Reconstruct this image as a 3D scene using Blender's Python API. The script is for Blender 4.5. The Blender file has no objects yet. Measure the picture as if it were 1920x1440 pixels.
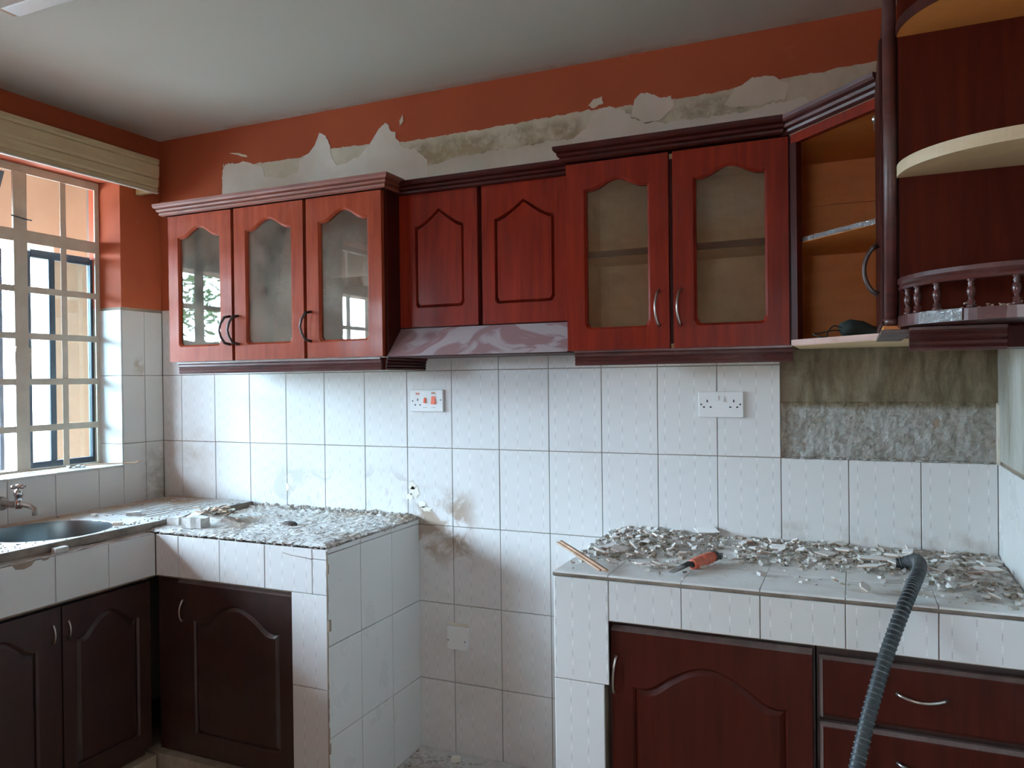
import bpy, bmesh, math, random
from mathutils import Vector, Matrix, noise
from math import sin, cos, pi, sqrt, radians
random.seed(7)
S = bpy.context.scene
C = S.collection

# ------------------------------------------------------------------ camera
def make_camera():
    yaw, pitch, roll = 0.4172, -0.0056, -0.0120
    f = Vector((-sin(yaw)*cos(pitch), cos(yaw)*cos(pitch), sin(pitch)))
    r0 = Vector((cos(yaw), sin(yaw), 0)); u0 = r0.cross(f)
    r = cos(roll)*r0 + sin(roll)*u0
    u = -sin(roll)*r0 + cos(roll)*u0
    cd = bpy.data.cameras.new('camera'); co = bpy.data.objects.new('camera', cd)
    C.objects.link(co)
    m = Matrix((r, u, -f)).transposed().to_4x4()
    m.translation = Vector((2.9386, -2.6337, 1.4421))
    co.matrix_world = m
    cd.sensor_width = 36; cd.lens = 36*1454.7/1920
    cd.clip_start = .05
    S.camera = co
make_camera()

# ------------------------------------------------------------------ world, light, exposure
W = bpy.data.worlds.new('sky'); S.world = W; W.use_nodes = True
nt = W.node_tree; nt.nodes.clear()
bg = nt.nodes.new('ShaderNodeBackground'); out = nt.nodes.new('ShaderNodeOutputWorld')
bg.inputs[0].default_value = (0.61, 0.81, 1.0, 1); bg.inputs[1].default_value = 100.0
nt.links.new(bg.outputs[0], out.inputs[0])
S.view_settings.view_transform = 'Standard'; S.view_settings.look = 'None'
S.view_settings.gamma = 1; S.view_settings.use_curve_mapping = False
S.view_settings.exposure = 0.0
S.cycles.max_bounces = 10; S.cycles.diffuse_bounces = 6; S.cycles.glossy_bounces = 4
S.cycles.transparent_max_bounces = 12; S.cycles.sample_clamp_indirect = 6
S.cycles.use_denoising = True

def portal(loc, rot, sx, sy):                # sampling portals in the two windows: they emit nothing
    l = bpy.data.lights.new('portal', 'AREA'); l.shape = 'RECTANGLE'; l.size = sx; l.size_y = sy
    l.cycles.is_portal = True
    o = bpy.data.objects.new('portal', l); C.objects.link(o); o.location = loc; o.rotation_euler = rot
portal((-.23, -.745, 1.71), (0, radians(-90), 0), 1.27, 1.09)
portal((-.23, -2.46, 1.71), (0, radians(-90), 0), 1.27, 1.0)

# ------------------------------------------------------------------ materials
MATS = {}
class NT:
    def __init__(s, name):
        m = bpy.data.materials.new(name); m.use_nodes = True; s.m = m; s.t = m.node_tree
        s.b = s.t.nodes['Principled BSDF']; s.o = s.t.nodes['Material Output']; MATS[name] = m
    def n(s, k, **kw):
        x = s.t.nodes.new('ShaderNode'+k)
        for a, v in kw.items():
            if a in x.inputs: s.put(x.inputs[a], v)
            else: setattr(x, a, v)
        return x
    def put(s, i, v):
        if hasattr(v, 'is_output') or isinstance(v, bpy.types.NodeSocket): s.t.links.new(v, i)
        elif isinstance(v, (tuple, list)) and len(v) == 3 and i.type == 'RGBA': i.default_value = (*v, 1)
        else: i.default_value = v
    def pos(s): return s.n('NewGeometry').outputs['Position']
    def obj(s): return s.n('TexCoord').outputs['Object']
    def map(s, v, sc=(1,1,1), loc=(0,0,0)):
        x = s.n('Mapping'); s.put(x.inputs[0], v); x.inputs['Scale'].default_value = sc; x.inputs['Location'].default_value = loc
        return x.outputs[0]
    def noise(s, v, scale, detail=4, rough=.55, dist=0):
        x = s.n('TexNoise', Scale=scale, Detail=detail, Roughness=rough, Distortion=dist); s.put(x.inputs['Vector'], v)
        return x.outputs['Fac']
    def ramp(s, f, stops, interp='LINEAR'):
        x = s.n('ValToRGB'); s.put(x.inputs[0], f); r = x.color_ramp; r.interpolation = interp
        while len(r.elements) < len(stops): r.elements.new(.5)
        for e, (p, c) in zip(r.elements, stops):
            e.position = p; e.color = (c, c, c, 1) if isinstance(c, (int, float)) else (*c, 1)
        return x.outputs[0]
    def mix(s, f, a, b, mode='MIX'):
        x = s.n('Mix', data_type='RGBA', blend_type=mode)
        s.put(x.inputs[0], f); s.put(x.inputs[6], a); s.put(x.inputs[7], b); return x.outputs[2]
    def math(s, op, a, b=None, c=None):
        x = s.n('Math', operation=op); s.put(x.inputs[0], a)
        if b is not None: s.put(x.inputs[1], b)
        if c is not None: s.put(x.inputs[2], c)
        return x.outputs[0]
    def sep(s, v):
        x = s.n('SeparateXYZ'); s.put(x.inputs[0], v); return x.outputs
    def bump(s, h, strength=.3, dist=.01, normal=None):
        x = s.n('Bump', Strength=strength, Distance=dist); s.put(x.inputs['Height'], h)
        if normal is not None: s.put(x.inputs['Normal'], normal)
        s.put(s.b.inputs['Normal'], x.outputs[0]); return x.outputs[0]
    def box(s, v, lo, hi, soft):               # soft box mask in the coordinates v (None = no bound)
        ax = s.sep(v); r = None
        for i in range(3):
            for val, up in ((lo[i], True), (hi[i], False)):
                if val is None: continue
                x = s.n('MapRange', interpolation_type='SMOOTHSTEP'); s.put(x.inputs[0], ax[i])
                x.inputs[1].default_value = val - soft; x.inputs[2].default_value = val + soft
                x.inputs[3].default_value = 0 if up else 1; x.inputs[4].default_value = 1 if up else 0
                r = x.outputs[0] if r is None else s.math('MULTIPLY', r, x.outputs[0])
        return r
    def set(s, **kw):
        for k, v in kw.items(): s.put(s.b.inputs[k.replace('_', ' ')], v)
        return s.m

def simple(name, col, rough=.5, metal=0, col2=None, scale=20, stretch=(1,1,1), bump=0, bscale=60, coat=0, lo=.35, hi=.65):
    k = NT(name); v = k.map(k.pos(), stretch)
    c = col
    if col2: c = k.ramp(k.noise(v, scale), [(lo, col), (hi, col2)])
    if bump: k.bump(k.noise(k.pos(), bscale, 5), bump, .004)
    return k.set(Base_Color=c, Roughness=rough, Metallic=metal, Coat_Weight=coat)

def wood(name, a, b, rough=.3, coat=.5, crough=.18, dust=(.36,.25,.23), dustamt=.25, stretch=(14,14,1.1), spec=.5):
    k = NT(name); p = k.pos()
    g = k.noise(k.map(p, stretch), 3.0, 6, .6, .6)
    fine = k.noise(k.map(p, (90,90,4)), 2.0, 3, .6)
    c = k.ramp(g, [(.30, b), (.68, a)])
    c = k.mix(k.math('MULTIPLY', fine, .25), c, (b[0]*.5, b[1]*.5, b[2]*.5))
    d = k.ramp(k.noise(p, 3.3, 8, .7, .4), [(.50, 0.0), (.75, 1.0)])
    c = k.mix(k.math('MULTIPLY', d, dustamt), c, dust)
    r = k.ramp(k.noise(p, 7, 5), [(.3, max(.08, rough-.08)), (.7, rough+.12)])
    k.bump(fine, .08, .002)
    return k.set(Base_Color=c, Roughness=r, Coat_Weight=coat, Coat_Roughness=crough, Specular_IOR_Level=spec)

wood('mahogany', (.22,.018,.006), (.12,.009,.004), .38, .02, dustamt=.02, spec=.10)
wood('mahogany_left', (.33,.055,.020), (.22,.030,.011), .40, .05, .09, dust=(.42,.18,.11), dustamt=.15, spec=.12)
wood('mahogany_dark', (.055,.006,.003), (.028,.004,.0025), .42, .04, dust=(.12,.05,.04), dustamt=.10, spec=.12)
wood('mahogany_panel', (.085,.012,.005), (.045,.006,.003), .5, .0, dust=(.12,.05,.04), dustamt=.08, spec=.04)
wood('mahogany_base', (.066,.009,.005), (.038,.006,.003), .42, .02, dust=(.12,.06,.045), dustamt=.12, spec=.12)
wood('mahogany_shade', (.036,.009,.006), (.020,.006,.004), .42, .08, dust=(.10,.07,.05), dustamt=.2)  # same mahogany; the shade below the counters is put into its colour
wood('moulding_wood', (.095,.020,.016), (.042,.010,.009), .36, .10, dust=(.30,.20,.19), dustamt=.34, stretch=(2,2,14))
wood('moulding_light', (.24,.060,.030), (.14,.030,.016), .48, .03, dust=(.34,.13,.08), dustamt=.25, stretch=(2,2,14))
wood('dusty_edge', (.15,.10,.09), (.10,.065,.06), .5, .0, dust=(.24,.20,.18), dustamt=.6, spec=.2)
wood('orange_ply', (.74,.28,.065), (.62,.22,.05), .6, 0, dust=(.4,.25,.12), dustamt=.2, stretch=(2,2,9))
wood('cream_ply', (.86,.64,.37), (.76,.53,.29), .6, 0, dust=(.3,.24,.17), dustamt=.3, stretch=(3,3,9))
wood('shelf_edge_wood', (.74,.60,.40), (.64,.50,.31), .55, 0, dust=(.5,.42,.33), dustamt=.2, stretch=(3,3,9))
wood('pink_ply', (.62,.40,.34), (.50,.30,.24), .6, 0, dust=(.7,.55,.45), dustamt=.4, stretch=(3,3,9))
wood('pelmet_wood', (.56,.44,.25), (.46,.35,.19), .5, .1, dust=(.5,.42,.3), dustamt=.2, stretch=(2,2,16))
wood('raw_wood', (.62,.42,.30), (.42,.24,.15), .8, 0, dust=(.7,.6,.5), dustamt=.3, stretch=(6,6,6))

def cream(name): 
    k = NT(name); p = k.pos()
    c = k.ramp(k.noise(p, 2.5, 5, .6), [(.35, (.92,.87,.76)), (.7, (.84,.78,.66))])
    return k.set(Base_Color=c, Roughness=.6)
cream('cabinet_interior')

def hood_dust():
    k = NT('hood_dust'); p = k.pos()
    v = k.map(p, (1.2,1.2,3.2))
    w = k.ramp(k.noise(v, 3.1, 3, .5, 1.8), [(.46, 0.0), (.53, 1.0)])
    c = k.mix(w, (.35,.29,.30), (.23,.13,.135))
    return k.set(Base_Color=c, Roughness=.55, Coat_Weight=.15)
hood_dust()

def tile(name, dashes=True, wall=False, base=(.78,.785,.78)):
    k = NT(name); p = k.pos(); o = k.obj()
    c = k.ramp(k.noise(p, 1.7, 3), [(.3, base), (.75, (base[0]*.94, base[1]*.93, base[2]*.91))])
    if dashes:
        x, y, z = k.sep(o)[0:3]
        # four columns of short embossed dashes per tile, alternately dark and bright
        u = k.math('DIVIDE', k.math('ADD', x, .1), .05)
        col = k.math('FLOOR', u); fu = k.math('ABSOLUTE', k.math('SUBTRACT', k.math('FRACT', u), .5))
        line = k.math('LESS_THAN', fu, .028)
        vv = k.math('ADD', k.math('DIVIDE', z, .027), k.math('MULTIPLY', k.math('MODULO', col, 2.0), 1.0))
        fz = k.math('LESS_THAN', k.math('ABSOLUTE', k.math('SUBTRACT', k.math('FRACT', vv), .5)), .32)
        par = k.math('GREATER_THAN', k.math('PINGPONG', k.math('FLOOR', vv), 1.0), .5)
        m = k.math('MULTIPLY', line, fz)
        c = k.mix(m, c, k.mix(par, (.60,.59,.58), (.90,.90,.89)))
    if wall:
        b = k.math('MULTIPLY', k.box(p, (1.30,None,.74), (1.60,None,1.0), .05), k.ramp(k.noise(p, 9, 5, .6, .6), [(.44,0.),(.56,.8)]))
        c = k.mix(b, c, (.34,.24,.16))
        b = k.math('MULTIPLY', k.box(p, (.0,None,.9), (.30,None,1.25), .14), k.ramp(k.noise(p, 5, 5, .6, .6), [(.35,0.1),(.62,.5)]))
        c = k.mix(b, c, (.40,.28,.18))
        b = k.math('MULTIPLY', k.box(p, (.5,None,.93), (1.40,None,1.08), .03), k.ramp(k.noise(p, 8, 4, .55, 1.0), [(.55,0.),(.60,.55)]))
        c = k.mix(b, c, (.52,.50,.47))
        b = k.math('MULTIPLY', k.box(p, (1.33,None,.0), (2.2,None,.5), .12), k.ramp(k.noise(p, 4, 5, .6), [(.3,0.05),(.7,.35)]))
        c = k.mix(b, c, (.45,.35,.24))
        b = k.math('MULTIPLY', k.box(p, (2.7,None,.9), (3.4,None,.97), .02), k.ramp(k.noise(p, 12, 5, .6), [(.45,0.),(.65,.6)]))
        c = k.mix(b, c, (.40,.36,.30))
    k.bump(k.noise(p, 14, 2), .04, .003)
    return k.set(Base_Color=c, Roughness=k.ramp(k.noise(p, 6, 4), [(.3,.22),(.7,.42)]), Specular_IOR_Level=.22)
tile('tile_pattern'); tile('tile_wall', wall=True); tile('tile_plain', dashes=False, base=(.76,.765,.755))
def tl():
    k = NT('tile_left_wall'); p = k.pos()
    c = k.ramp(k.noise(p, 2.7, 3), [(.3, (.80,.78,.75)), (.75, (.74,.72,.68))])
    b = k.math('MULTIPLY', k.box(p, (-.1,-.10,.9), (.05,.1,1.16), .05), k.ramp(k.noise(p, 9, 5, .6, .5), [(.35,0.),(.6,.75)]))
    c = k.mix(b, c, (.24,.19,.12))
    b = k.box(k.map(p, (1,1,.45)), (-.1,-.155,.67), (.05,-.105,.70), .012)
    b = k.math('MULTIPLY', b, k.ramp(k.noise(p, 30, 3), [(.35,0.),(.55,.7)]))
    c = k.mix(b, c, (.38,.27,.16))
    return k.set(Base_Color=c, Roughness=.35, Specular_IOR_Level=.25)
tl()
simple('grout', (.33,.25,.19), .9, col2=(.22,.17,.13), scale=9)
simple('apron_grout', (.30,.22,.16), .9, col2=(.18,.13,.09), scale=12)

def paint():
    k = NT('orange_paint'); p = k.pos()
    c = k.ramp(k.noise(p, 1.6, 6, .6, .3), [(.3, (.33,.062,.020)), (.7, (.27,.048,.016))])
    d = k.ramp(k.noise(k.map(p, (1,1,1.6)), 7, 6, .7), [(.62,0.),(.75,.25)])
    c = k.mix(d, c, (.42,.21,.12))
    k.bump(k.noise(p, 45, 4), .10, .003)
    return k.set(Base_Color=c, Roughness=.75, Specular_IOR_Level=.25)
paint()
def ceil():
    k = NT('ceiling_paint'); p = k.pos()
    c = k.ramp(k.noise(p, 1.2, 4), [(.3, (.56,.53,.455)), (.7, (.51,.48,.41))])
    # rust-coloured smear of wall paint where the roller touched the ceiling edge
    s = k.math('MULTIPLY', k.box(p, (None,-.03,None), (None,None,None), .02), k.ramp(k.noise(p, 6, 4), [(.4,0.),(.6,.6)]))
    c = k.mix(s, c, (.45,.22,.13))
    k.bump(k.noise(p, 30, 4), .06, .003)
    return k.set(Base_Color=c, Roughness=.8)
ceil()
def old_plaster():
    k = NT('old_plaster'); p = k.pos()
    c = k.ramp(k.noise(p, 5, 7, .65, .4), [(.28, (.50,.43,.26)), (.45, (.68,.63,.49)), (.7, (.80,.76,.62))])
    g = k.math('MULTIPLY', k.box(p, (1.35,None,2.27), (2.05,None,2.37), .02), k.ramp(k.noise(p, 7, 5, .7), [(.42,0.),(.55,.8)]))
    c = k.mix(g, c, (.27,.19,.09))
    g2 = k.math('MULTIPLY', k.box(p, (2.2,None,2.26), (2.62,None,2.37), .02), k.ramp(k.noise(p, 9, 5, .7), [(.42,0.),(.55,.8)]))
    c = k.mix(g2, c, (.22,.16,.09))
    k.bump(k.noise(p, 24, 7, .65), .35, .006)
    return k.set(Base_Color=c, Roughness=.85)
old_plaster()
simple('filler_white', (.90,.87,.78), .75, col2=(.82,.78,.67), scale=9, bump=.25, bscale=20)
simple('filler_putty', (.84,.80,.68), .8, col2=(.72,.68,.56), scale=7, bump=.2, bscale=25)
def cement():
    k = NT('rough_cement'); p = k.pos()
    g = k.ramp(k.noise(p, 12, 8, .7), [(.3, (.25,.23,.19)), (.52, (.38,.37,.34)), (.75, (.47,.46,.43))])
    br = k.ramp(k.noise(k.map(p, (7,7,2.2)), 1.6, 7, .7, .6), [(.30, (.12,.090,.05)), (.5, (.19,.15,.09)), (.72, (.30,.265,.19))])
    ru = k.math('ADD', k.sep(p)[2], k.math('MULTIPLY', k.noise(p, 9, 5), .03))
    x = k.n('MapRange'); k.put(x.inputs[0], ru); x.inputs[1].default_value = 1.350; x.inputs[2].default_value = 1.366
    st = k.ramp(k.noise(k.map(p, (14,14,3)), 1.3, 6, .7), [(.45,0.),(.62,.75)])
    br = k.mix(st, br, (.085,.062,.035))
    c = k.mix(x.outputs[0], g, br)
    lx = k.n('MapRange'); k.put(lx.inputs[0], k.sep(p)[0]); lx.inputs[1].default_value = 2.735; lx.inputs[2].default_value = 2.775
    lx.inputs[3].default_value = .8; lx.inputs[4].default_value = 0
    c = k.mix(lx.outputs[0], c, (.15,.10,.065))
    sp = k.ramp(k.noise(p, 15, 3, .5), [(.68,0.),(.72,.8)])
    c = k.mix(sp, c, (.10,.075,.05))
    k.bump(k.noise(p, 55, 8, .75), .6, .008)
    return k.set(Base_Color=c, Roughness=.95)
cement()
def right_render():
    k = NT('right_render'); p = k.pos()
    c = k.ramp(k.noise(k.map(p, (3,3,1.2)), 3, 7, .7, .5), [(.32, (.27,.24,.17)), (.5, (.44,.43,.38)), (.75, (.58,.58,.55))])
    k.bump(k.noise(p, 30, 7, .7), .35, .006)
    return k.set(Base_Color=c, Roughness=.9)
right_render()
def dust():
    k = NT('mortar_dust'); p = k.pos()
    c = k.ramp(k.noise(p, 26, 8, .7), [(.26, (.34,.315,.285)), (.38, (.58,.565,.54)), (.75, (.74,.73,.71))])
    b = k.ramp(k.noise(p, 4.2, 6, .6, .4), [(.52,0.),(.66,.75)])
    c = k.mix(b, c, (.36,.26,.18))
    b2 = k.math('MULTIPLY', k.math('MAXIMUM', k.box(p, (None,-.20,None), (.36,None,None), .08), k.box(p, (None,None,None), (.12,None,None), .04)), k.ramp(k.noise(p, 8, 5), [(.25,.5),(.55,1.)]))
    c = k.mix(b2, c, (.33,.215,.135))  # brown corner dust, with the warm sill shade put into its colour
    k.bump(k.noise(p, 140, 8, .75), .7, .006)
    return k.set(Base_Color=c, Roughness=.95)
dust()
def slab_dust():
    k = NT('dusty_worktop_tile'); p = k.pos()
    m = k.ramp(k.noise(p, 6.5, 8, .7, .3), [(.42,0.),(.70,.8)])
    c = k.mix(m, (.85,.85,.84), (.66,.64,.60))
    b = k.ramp(k.noise(p, 5.2, 6, .6, .4), [(.58,0.),(.68,.7)])
    c = k.mix(b, c, (.42,.29,.19))
    k.bump(k.noise(p, 160, 8, .75), .4, .004)
    return k.set(Base_Color=c, Roughness=.75)
slab_dust()
def rubble(name, stops, per=True):
    k = NT(name); g = k.n('NewGeometry')
    c = k.ramp(g.outputs['Random Per Island'], stops)
    c = k.mix(k.math('MULTIPLY', k.noise(g.outputs['Position'], 60, 5), .5), c, (.38,.32,.26))
    return k.set(Base_Color=c, Roughness=.9)
rubble('gravel', [(.0,(.10,.085,.07)),(.12,(.26,.20,.14)),(.3,(.45,.42,.38)),(.6,(.62,.60,.57)),(1.,(.82,.80,.78))])
rubble('gravel_pale', [(.0,(.20,.17,.14)),(.2,(.38,.34,.30)),(.5,(.52,.50,.47)),(1.,(.66,.64,.61))])
simple('shard_glaze', (.88,.87,.85), .3, col2=(.78,.76,.73), scale=25)
simple('shard_body', (.50,.36,.27), .9, col2=(.40,.29,.22), scale=40)
simple('white_plastic', (.83,.84,.83), .3)
simple('neon_red', (.45,.10,.05), .3)
simple('neon_amber', (.32,.12,.04), .3)
simple('switch_red', (.85,.14,.06), .35)
simple('black_hole', (.01,.01,.012), .6)
simple('grey_print', (.30,.31,.33), .6)
simple('screw_metal', (.35,.35,.34), .35, 1)
simple('steel', (.22,.26,.27), .38, .9, col2=(.16,.19,.20), scale=5)
def dsteel():
    k = NT('dusty_steel'); p = k.pos()
    m = k.ramp(k.noise(p, 9, 8, .7, .3), [(.33,.15),(.60,1.)])
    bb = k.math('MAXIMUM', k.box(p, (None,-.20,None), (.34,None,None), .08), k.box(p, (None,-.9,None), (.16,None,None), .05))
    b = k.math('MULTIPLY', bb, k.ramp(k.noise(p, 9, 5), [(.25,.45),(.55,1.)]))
    c = k.mix(m, (.60,.62,.64), (.60,.585,.56)); c = k.mix(b, c, (.32,.20,.125))  # shade under the sill mixed into the brown dust along the wall
    k.bump(k.noise(p, 120, 7, .75), .45, .003)
    x = k.math('SUBTRACT', 1.0, m)
    return k.set(Base_Color=c, Roughness=k.math('ADD', k.math('MULTIPLY', m, .4), .3), Metallic=k.math('MULTIPLY', x, .9))
dsteel()
simple('sink_edge_grime', (.25,.20,.16), .6, col2=(.12,.09,.07), scale=14, metal=.2)
simple('chrome', (.75,.76,.77), .14, 1, col2=(.45,.42,.38), scale=30)
simple('tap_grime', (.24,.19,.15), .55, .4, col2=(.40,.36,.32), scale=22)
simple('satin_metal', (.55,.52,.48), .28, 1)
simple('bronze_dark', (.07,.05,.045), .4, .7)
simple('grille_cream', (.58,.51,.42), .5, col2=(.50,.43,.34), scale=14)
simple('window_steel', (.030,.040,.060), .45)
simple('hose_rubber', (.010,.013,.015), .5, col2=(.03,.034,.036), scale=30, lo=.5, hi=.8)
simple('hose_worn', (.10,.11,.115), .5, col2=(.03,.035,.037), scale=60)
simple('tool_red', (.72,.13,.07), .5, col2=(.50,.14,.09), scale=30)
simple('tool_black', (.03,.03,.03), .5)
simple('tool_steel', (.24,.24,.25), .45, .8, col2=(.36,.34,.32), scale=30)
simple('black_cloth', (.012,.020,.018), .7, bump=.4, bscale=40)
simple('peach_render', (.68,.46,.32), .85, col2=(.62,.41,.28), scale=3)
simple('bounce_cut_skin', (.16,.10,.075), .9, col2=(.12,.08,.06), scale=3)
simple('bounce_cut_red', (.13,.045,.03), .6, col2=(.10,.035,.025), scale=3)
simple('fill_bounce_render', (.56,.52,.46), .9, col2=(.50,.46,.40), scale=2)
simple('outdoor_concrete', (.38,.37,.35), .9, col2=(.30,.29,.27), scale=2)
simple('sky_block_render', (.34,.33,.30), .9, col2=(.27,.27,.24), scale=2)
simple('dark_scrap', (.05,.035,.03), .7)
simple('splinter_wood', (.34,.22,.16), .8, col2=(.58,.44,.34), scale=30)
simple('floor_tile', (.42,.34,.24), .45, col2=(.34,.26,.18), scale=4)
simple('leaf_green', (.06,.16,.03), .6, col2=(.12,.26,.06), scale=6)
simple('bark', (.12,.08,.05), .9)
def foil():
    k = NT('foil'); p = k.pos()
    k.bump(k.noise(p, 130, 3, .6, 1.5), 1.0, .01)
    return k.set(Base_Color=(.72,.74,.76), Metallic=1.0, Roughness=.22)
foil()
def glass(name, tint, dirt, refl=1.0, dcol=(.62,.56,.46)):
    k = NT(name); t = k.t; p = k.pos()
    tr = k.n('BsdfTransparent'); tr.inputs[0].default_value = (*tint, 1)
    gl = k.n('BsdfGlossy', Roughness=.015); df = k.n('BsdfDiffuse'); df.inputs[0].default_value = (*dcol,1)
    fr = k.n('Fresnel', IOR=1.52)
    fac = k.math('MULTIPLY', fr.outputs[0], 1.15*refl)
    m1 = k.n('MixShader'); k.put(m1.inputs[0], fac); k.put(m1.inputs[1], tr.outputs[0]); k.put(m1.inputs[2], gl.outputs[0])
    m2 = k.n('MixShader'); k.put(m2.inputs[0], k.math('MULTIPLY', k.ramp(k.noise(p, 5, 7, .7), [(.4,.25),(.7,1.)]), dirt))
    k.put(m2.inputs[1], m1.outputs[0]); k.put(m2.inputs[2], df.outputs[0])
    t.links.new(m2.outputs[0], k.o.inputs[0])
glass('cabinet_glass', (.97,.98,.97), .12, .75, (.60,.46,.29))
glass('dusty_glass', (.96,.97,.96), .36)
glass('window_glass', (.80,.90,.92), .10, 1.0)

# ------------------------------------------------------------------ mesh helpers
class MB:
    def __init__(s): s.v = []; s.f = []; s.mi = []; s.sm = []
    def add(s, vs, fs, mi=0, smooth=False):
        o = len(s.v); s.v += [tuple(v) for v in vs]
        for f in fs: s.f.append(tuple(i+o for i in f)); s.mi.append(mi); s.sm.append(smooth)
        return s
    def box(s, a, b, mi=0, bev=0):
        (x0,y0,z0),(x1,y1,z1) = [min(p,q) for p,q in zip(a,b)], [max(p,q) for p,q in zip(a,b)]
        if bev <= 0:
            vs = [(x,y,z) for x in (x0,x1) for y in (y0,y1) for z in (z0,z1)]
            return s.add(vs, [(0,1,3,2),(4,6,7,5),(0,4,5,1),(2,3,7,6),(0,2,6,4),(1,5,7,3)], mi)
        bm = bmesh.new(); bmesh.ops.create_cube(bm, size=1)
        for v in bm.verts: v.co = Vector(((x0+x1)/2+v.co.x*(x1-x0), (y0+y1)/2+v.co.y*(y1-y0), (z0+z1)/2+v.co.z*(z1-z0)))
        bmesh.ops.bevel(bm, geom=bm.edges[:], offset=bev, segments=2, affect='EDGES', profile=.5)
        bm.verts.index_update()
        s.add([v.co for v in bm.verts], [[v.index for v in f.verts] for f in bm.faces], mi); bm.free(); return s
    def prism(s, poly, z0, z1, mi=0, tr=lambda p: p):      # poly in (x,y), extruded in z; tr maps the points
        n = len(poly)
        vs = [tr((x,y,z0)) for x,y in poly] + [tr((x,y,z1)) for x,y in poly]
        fs = [tuple(range(n))[::-1], tuple(range(n,2*n))] + [(i,(i+1)%n,(i+1)%n+n,i+n) for i in range(n)]
        return s.add(vs, fs, mi)
    def rings(s, rs, close=True, cap=True, mi=0, smooth=True):
        n = len(rs[0]); vs = [p for r in rs for p in r]; fs = []
        for k in range(len(rs)-1):
            for i in range(n if close else n-1):
                j = (i+1) % n; fs.append((k*n+i, k*n+j, (k+1)*n+j, (k+1)*n+i))
        if cap: fs += [tuple(range(n))[::-1], tuple(range((len(rs)-1)*n, len(rs)*n))]
        return s.add(vs, fs, mi, smooth)
    def tube(s, pts, r, n=10, mi=0, cap=True):
        pts = [Vector(p) for p in pts]; rr = r if isinstance(r, (list,tuple)) else [r]*len(pts)
        rs = []; up = None
        for i, p in enumerate(pts):
            t = (pts[min(i+1,len(pts)-1)] - pts[max(i-1,0)]).normalized()
            if up is None:
                up = Vector((0,0,1)) if abs(t.z) < .9 else Vector((1,0,0))
            a = (up - t*up.dot(t)).normalized(); b = t.cross(a); up = a
            rs.append([tuple(p + (a*cos(q)+b*sin(q))*rr[i]) for q in [2*pi*k/n for k in range(n)]])
        return s.rings(rs, cap=cap, mi=mi)
    def lathe(s, prof, c, axis='z', n=16, mi=0):            # prof = [(r, h)]
        rs = []
        for r, h in prof:
            ring = []
            for k in range(n):
                a = 2*pi*k/n; u, w = r*cos(a), r*sin(a)
                d = {'z': (u,w,h), 'x': (h,u,w), 'y': (w,h,u)}[axis]
                ring.append(tuple(c[i]+d[i] for i in range(3)))
            rs.append(ring)
        return s.rings(rs, mi=mi)
    def xf(s, M):
        s.v = [tuple(M @ Vector(v)) for v in s.v]; return s

def mk(name, mb, mats, parent=None, origin=None):
    """links mb (world coordinates) as ONE mesh object; its origin is the parent's or the given one"""
    if isinstance(mats, str): mats = [mats]
    org = Vector(origin) if origin is not None else (Vector(parent['_org']) if parent is not None else Vector((0,0,0)))
    me = bpy.data.meshes.new(name)
    me.from_pydata([tuple(Vector(v)-org) for v in mb.v], [], mb.f); me.update()
    me.polygons.foreach_set('material_index', mb.mi); me.polygons.foreach_set('use_smooth', mb.sm)
    bm = bmesh.new(); bm.from_mesh(me); bmesh.ops.recalc_face_normals(bm, faces=bm.faces[:]); bm.to_mesh(me); bm.free()
    for m in mats: me.materials.append(MATS[m])
    o = bpy.data.objects.new(name, me); C.objects.link(o); o['_org'] = tuple(org)
    if parent is not None:
        o.parent = parent; o.location = org - Vector(parent['_org'])
    else: o.location = org
    return o
def tag(o, label, cat, group=None, kind=None):
    o['label'] = label; o['category'] = cat
    if group: o['group'] = group
    if kind: o['kind'] = kind
    return o
def thing(name, loc, label, cat, group=None):
    o = bpy.data.objects.new(name, None); C.objects.link(o); o.location = loc; o['_org'] = tuple(loc); o.empty_display_size = .1
    return tag(o, label, cat, group)
def struct(name, mb, mats, parent=None):
    o = mk(name, mb, mats, parent); 
    if parent is None: o['kind'] = 'structure'
    return o

_tiles = {}
def tile_mesh(w, h, t, mat, plane):
    """a glazed tile with bevelled edges, centred on its front face; plane 'y' faces -y, 'x+' faces +x, 'z' faces up"""
    key = (round(w,4), round(h,4), mat, plane)
    if key in _tiles: return _tiles[key]
    e = min(.0012, w*.2, h*.2)
    F = [(-w/2+e,0,-h/2+e),(w/2-e,0,-h/2+e),(w/2-e,0,h/2-e),(-w/2+e,0,h/2-e)]
    G = [(-w/2,e,-h/2),(w/2,e,-h/2),(w/2,e,h/2),(-w/2,e,h/2)]
    B = [(x,t,z) for x,_,z in G]
    vs = F+G+B; fs = [(0,1,2,3)]
    for i in range(4):
        j = (i+1)%4; fs += [(i+4,j+4,j,i),(i+8,j+8,j+4,i+4)]
    def tr(p):
        x,y,z = p
        return {'y': (x,y,z), 'x+': (-y,x,z), 'x-': (y,-x,z), 'z': (x,z,-y), 'y+': (-x,-y,z)}[plane]
    me = bpy.data.meshes.new('tile'); me.from_pydata([tr(p) for p in vs], [], fs); me.update()
    bm = bmesh.new(); bm.from_mesh(me); bm.normal_update()
    bm.to_mesh(me); bm.free()
    me.materials.append(MATS[mat]); _tiles[key] = me; return me
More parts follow.
